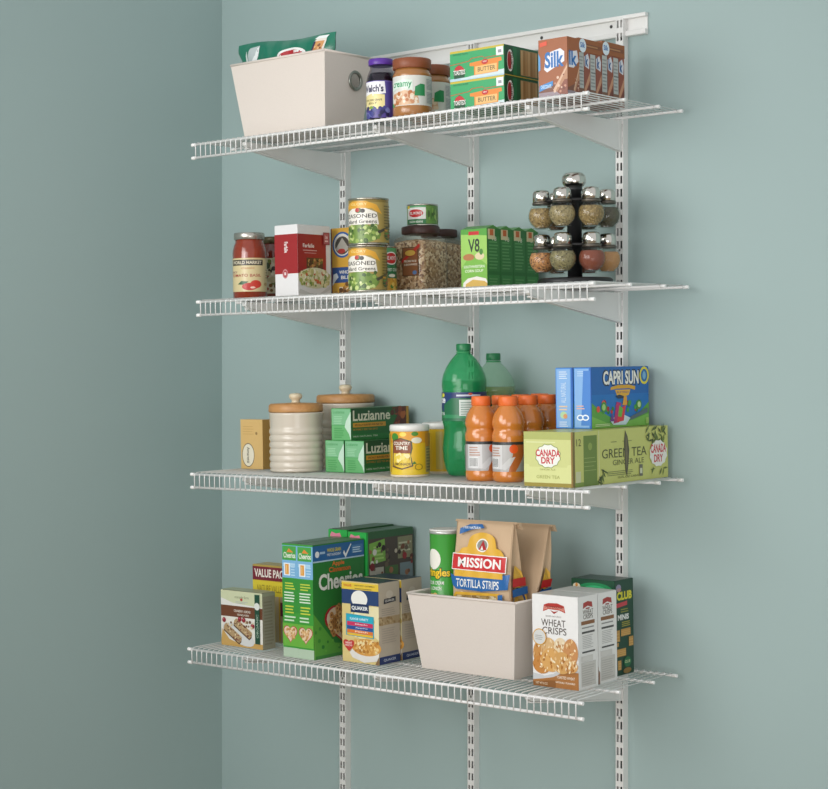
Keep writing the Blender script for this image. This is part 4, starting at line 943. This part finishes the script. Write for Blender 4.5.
def fruit(x0, w, h, label):
    t = Carton('fruit_snack_box', label, 'box', x0, -.175, z, w, .167, h, '2E8A3E', 'bright green snack boxes', top='3E6A40')
    A = t.front('end_print'); A.rect(0, 0, 1, 1, '2FAE4C').lines(.2, .4, .6, .35, 7, '5ACA6E').poly([(.08, .945), (.18, .982), (.40, .965), (.62, .975), (.70, .94), (.4, .925)], 'E88AA0').rect(.40, .905, .40, .012, 'A33A3A')
    B = t.right('side_print'); B.rect(0, 0, 1, 1, '4E4038').rect(0, .94, 1, .06, '35603A').rect(0, 0, .03, 1, '2FAE4C')
    B.on('offer_panel').poly([(.06, .72), (.05, .90), (.38, .93), (.40, .74)], '7FB04A').lines(.14, .76, .22, .13, 4, 'A9CC72').on('picture').rect(.66, .74, .32, .19, '8E8A6A').lines(.68, .80, .28, .1, 3, 'C9C6A8')
    B.rect(.05, .52, .30, .17, 'B5AFA2').rect(.38, .52, .28, .17, '4A6A38').rect(.70, .50, .28, .20, '7A8A90')
    B.blobs(.04, .02, .97, .90, 90, ['5A2620', '3A2A24', '7A4A32', 'A06A4A', 'C9BCA8', '2E1E1A', '8E2E2A', 'D9D6CC', '6B5A48'], .018, .045)
    for x, y, r, c in ((.10, .70, .05, '7E1A22'), (.80, .76, .045, '9A1F26'), (.16, .53, .05, '8E1E24'), (.78, .50, .05, 'C4622E')): B.ell(x, y, r, r * .7, c, 16)
    t.done()
fruit(.5440, .0585, .2720, 'left one of the two bright green snack boxes behind the cereal')
fruit(.6045, .0575, .2690, 'right one of the two bright green snack boxes, its dark picture side showing')

def oat(x0, y0, w, label):
    t = Carton('oatmeal_box', label, 'box', x0, y0, z, w, .070, .1785, 'BFB19C', 'oatmeal boxes', top='2E4250')
    A = t.front('front_print'); A.rect(0, 0, 1, 1, 'DCC684').rect(0, .90, 1, .085, 'E3C23E').rect(0, .72, 1, .18, '27406E').poly([(.2, .50), (.3, .70), (1, .71), (1, .30), (.7, .4)], 'E8DDB2').blobs(.05, .3, .98, .70, 14, ['E9DCA8', 'D6BE72', 'EFE6C4'], .04, .09)
    A.on('front_lettering').text('VALUE', .05, .935, .22, .03, 'C4442E', .02).text('INSTANT OATMEAL', .36, .945, .55, .018, '6A5A2A').lines(.36, .91, .55, .025, 1, '9A8436')
    A.on('logo').ell(.48, .79, .22, .105, 'EDEBE4', 28).poly([(.24, .62), (.24, .72), (.36, .73), (.62, .73), (.74, .72), (.74, .62)], '1E3056').text('QUAKER', .27, .645, .44, .055, 'EEF0F0', .03)
    A.on('flavour_panel').poly([(.11, .33), (.11, .60), (.87, .585), (.87, .315)], '2E9EB5').poly([(.14, .51), (.14, .585), (.84, .57), (.84, .50)], '28A9C4').text('FLAVOR VARIETY', .22, .525, .5, .03, 'EAF4F4').poly([(.14, .455), (.14, .505), (.84, .495), (.84, .445)], 'CC2F5E').poly([(.14, .41), (.14, .452), (.84, .442), (.84, .40)], '2A4E96').poly([(.14, .365), (.14, .407), (.84, .397), (.84, .355)], 'E0782E').poly([(.14, .335), (.14, .362), (.84, .352), (.84, .325)], 'E6BE2E').text('Maple', .36, .465, .34, .02, 'F3E2E6').text('Apples', .36, .42, .34, .02, 'DDE4F0').text('Peach', .36, .375, .34, .02, 'F6E6D4')
    A.on('bowl_picture').poly([(.20, .12), (.28, .06), (.6, .01), (1, .05), (1, .20), (.3, .18)], 'E2DDD6').ell(.66, .20, .40, .105, 'D49A4A', 28).blobs(.32, .13, .97, .28, 80, ['E0AE5E', 'C98A36', 'EFCF8C', 'B5782E', 'F0DCA8'], .02, .04)
    A.poly([(.9, .0), (1, .1), (1, 0)], '8A6A48')
    A.on('heart_badge').poly([(.19 + .15 * (sin(a) ** 3), .215 + .085 * (.8125 * cos(a) - .3125 * cos(2 * a) - .125 * cos(3 * a))) for a in [2 * pi * k / 30 for k in range(30)]], 'C43A34').text('HEART', .10, .225, .18, .025, 'F4E2DC').text('HEALTHY', .09, .195, .2, .022, 'F4E2DC')
    B = t.right('side_print'); B.rect(0, 0, 1, 1, 'C6B9A6').rect(0, 0, 1, .095, '26376A').text('QUAKER', .2, .03, .6, .035, 'C9D0E0').rect(0, .48, 1, .10, 'B59E7A').blobs(.02, .49, .98, .57, 30, ['A88C62', 'C6B08A', '9A7E54'], .03, .05)
    B.on('side_print').lines(.12, .60, .76, .10, 4, 'A3988A', .25).lines(.12, .26, .76, .20, 7, 'AEA294', .25)
    B.on('side_logo').poly([(.22, .74), (.24, .80), (.80, .815), (.80, .755)], '2A2E3A').text('QUAKER', .28, .757, .46, .035, 'DCDAD4', .02).ell(.5, .85, .17, .05, 'D3C8B8', 20)
    t.done()
oat(.7115, -.317, .1075, 'front oatmeal box with blue band and heart badge on the bottom shelf')
oat(.7115, -.2400, .1080, 'oatmeal box standing behind the one with the heart badge, beside the white bin')

def wheat(x0, y0, h, label):
    t = Carton('cracker_box', label, 'box', x0, y0, z, .1115, .0690, h, 'E8E6E4', 'white wheat cracker boxes', top='D9D6D3')
    A = t.front('front_print'); A.rect(0, 0, 1, 1, 'ECEAE8').poly([(0, 0), (0, .065), (.25, .09), (.45, .115), (.62, .165), (.8, .19), (1, .19), (1, 0)], 'A9703A').poly([(0, .065), (0, .14), (.25, .12), (.45, .15), (.62, .2), (.8, .215), (1, .205), (1, .19), (.8, .19), (.62, .165), (.45, .115), (.25, .09)], 'C9C9CA').poly([(0, 0), (0, .04), (.3, .07), (.5, .08), (.5, .0)], '8A5828')
    A.text('TOASTED WHEAT', .52, .105, .40, .03, 'EFE2D0', .01).text('NATURALLY FLAVORED', .50, .055, .42, .02, 'EFE2D0').text('NET WT 8 OZ', .06, .022, .26, .025, 'E3CDB0')
    A.on('logo').poly([(.24, .82), (.26, .895), (.36, .915), (.55, .92), (.70, .895), (.73, .82), (.60, .845), (.36, .85)], 'B5352E').poly([(.26, .835), (.27, .88), (.70, .875), (.71, .835), (.60, .855), (.36, .86)], 'D98A7A').poly([(.40, .84), (.48, .80), (.58, .838), (.48, .825)], 'A33228').text('PEPPERIDGE', .30, .862, .38, .025, '7A2A24')
    A.on('lettering').text('BAKED NATURALS', .30, .765, .34, .018, 'A9A4A0').text('WHEAT', .20, .665, .53, .075, '4A3E36', .0).text('CRISPS', .22, .58, .53, .075, '4A3E36', .0)
    A.on('cracker_picture')
    for (x, y, rx, ry, c) in ((.10, .36, .22, .16, 'C98F4E'), (.36, .42, .17, .12, 'D9B27E'), (.62, .46, .14, .09, 'E6D2B0'), (.84, .40, .17, .15, 'C98E58'), (.16, .24, .20, .10, 'C58440'), (.42, .30, .22, .13, 'D9A560'), (.66, .28, .20, .12, 'D2A05E'), (.84, .25, .16, .07, 'D6A468')):
        A.ell(x if x > .22 else max(x, rx + .01), y, rx if x + rx < 1 else 1 - x, ry, c, 26)
        for k in range(26):
            a, q = random.uniform(0, 6.28), random.uniform(0, .85) ** .7; px, py = (x if x > .22 else max(x, rx + .01)) + rx * q * cos(a), y + ry * q * sin(a)
            if .02 < px < .975: A.ell(px, py, random.uniform(.012, .03), random.uniform(.008, .018), random.choice(['EFD9B0', 'B5762E', 'F3E6C8', 'A96A28', 'E3BE88', 'C48848']), 8, random.uniform(0, 3), .00001)
    A.on('seal').ell(.17, .54, .15, .09, 'D9A23A', 26).ell(.17, .54, .135, .08, 'D5D5D2', 26).lines(.08, .51, .18, .06, 3, 'A9A8A4')
    B = t.right('side_print'); B.rect(0, 0, 1, 1, 'E9E6E3').on('side_logo').poly([(.25, .87), (.27, .93), (.5, .945), (.72, .93), (.75, .87), (.5, .895)], 'A8322C').rect(.40, .86, .2, .015, '9A2E28')
    B.on('side_lettering').text('WHEAT', .24, .805, .54, .05, '6A6058').text('CRISPS', .26, .755, .50, .05, '6A6058').rect(.15, .695, .7, .04, '8A5A34')
    B.on('nutrition_panel').rect(.18, .655, .62, .014, '8E8C8A').rect(.18, .60, .66, .022, '4E4C4A').lines(.20, .44, .58, .15, 8, 'B5B3B0', .35).rect(.18, .39, .66, .018, '4E4C4A')
    B.on('side_print').rect(.12, .03, .76, .26, 'C9C4BE').lines(.16, .05, .66, .22, 9, 'B5B0AA').rect(.12, .30, .6, .06, 'D3CFCA')
    if h < .185: B.poly([(-.005, 0), (-.005, .16), (.05, .13), (.05, 0)], '8A5830')
    t.done()
wheat(1.2225, -.306, .1860, 'front white wheat cracker box at the right end of the bottom shelf')
wheat(1.2165, -.2260, .1845, 'white wheat cracker box standing behind the front one')

t = Carton('cracker_box', 'dark green cracker box behind the white wheat cracker boxes', 'box', 1.203, -.136, z, .108, .070, .1985, '10402A', top='1B3A2A')
A = t.front('front_print'); A.rect(0, 0, 1, 1, '12472E').ell(.55, .90, .40, .07, '1F8A52', 28).ell(.55, .90, .25, .04, '3FB87A', 24)
A.on('logo').ell(.12, .92, .09, .035, 'D9D3B8', 20).ell(.14, .88, .11, .03, 'B5353A', 20).ell(.12, .935, .03, .02, 'C9863A')
A.on('front_lettering').text('CLUB', .3, .68, .5, .12, 'E3D23A', .04)
B = t.right('side_print'); B.rect(0, 0, 1, 1, '133F2B').rect(0, 0, .04, 1, '0E3222')
B.on('side_logo').ell(.20, .925, .14, .035, '8E86A0', 18).ell(.22, .90, .12, .02, 'B58A8A', 18)
B.on('side_lettering').text('CLUB', .10, .79, .82, .09, 'D9CF2E', .05).poly([(.05, .715), (.05, .76), (.66, .775), (.66, .73)], 'C43A44').text('MINIS', .14, .58, .60, .06, 'E9E9E4', .04).lines(.30, .66, .5, .05, 2, '8A8A2E').lines(.35, .51, .5, .06, 3, 'A59A34')
B.on('cracker_picture')
for x, y, w, h in ((.30, .41, .52, .075), (.03, .36, .20, .12), (.72, .29, .24, .10), (.05, .20, .50, .08), (.10, .06, .18, .10), (.05, .31, .1, .04)): B.rect(x, y, w, h, 'C09048').lines(x + .02, y + .01, w - .04, h - .02, 3, 'D0A45E', .3, 0)
B.ell(.62, .13, .2, .055, '1F6A3E', 20).text('CLUB', .48, .12, .28, .03, 'C9D2A0', .02).ell(.6, .04, .22, .03, '8A6A2E', 18)
t.done()

# ------------------------------------------------------------------ light and camera
def area(name, loc, target, size, power, col=(1, 1, 1), spread=180):
    l = bpy.data.lights.new(name, 'AREA'); l.shape = 'RECTANGLE'; l.size, l.size_y = size; l.energy = power; l.color = col; l.spread = radians(spread)
    o = bpy.data.objects.new(name, l); COL.objects.link(o); o.location = loc
    o.rotation_euler = (Vector(target) - Vector(loc)).to_track_quat('-Z', 'Y').to_euler(); return o
area('key_light', (.25, -2.7, 1.9), (1.1, 0, 1.9), (1.2, 1.2), 10, (1, .985, .96))  # unseen soft key light, placed by the shadows falling to the right
area('close_fill', (.5, -1.9, 2.15), (1.1, 0, 2.0), (.8, .8), 4.4, (1, .99, .97), 130)  # invented fill close to the shelves, out of view; no ceiling fixture
area('front_fill', (1.35, -3.0, 1.75), (.92, 0, 1.5), (1.4, 1.4), 4.3, (1, .99, .98), 70)  # added narrow fill to brighten the middle of the wall and the fronts
area('side_fill', (2.9, -2.2, .9), (1.6, 0, 1.1), (1.2, 1.2), 7.5, (.97, .99, 1), 140)  # added fill from low right, lifts the right-facing box sides
w = bpy.data.worlds.new('world'); S.world = w; w.use_nodes = True
w.node_tree.nodes['Background'].inputs[0].default_value = (.97, .99, 1, 1); w.node_tree.nodes['Background'].inputs[1].default_value = .72

cam = bpy.data.cameras.new('camera'); co = bpy.data.objects.new('camera', cam); COL.objects.link(co); S.camera = co
co.location = (3.2655, -3.1582, ZC); co.rotation_euler = (pi / 2, 0, .6909)
cam.sensor_width = 36; cam.lens = 1719.5 * 36 / 828; cam.shift_y = -3.2 / 828; cam.clip_start = .05
S.view_settings.view_transform = 'Standard'; S.view_settings.look = 'None'; S.view_settings.exposure = 0.; S.view_settings.gamma = 1
S.view_settings.use_curve_mapping = False
S.cycles.transparent_max_bounces = 24
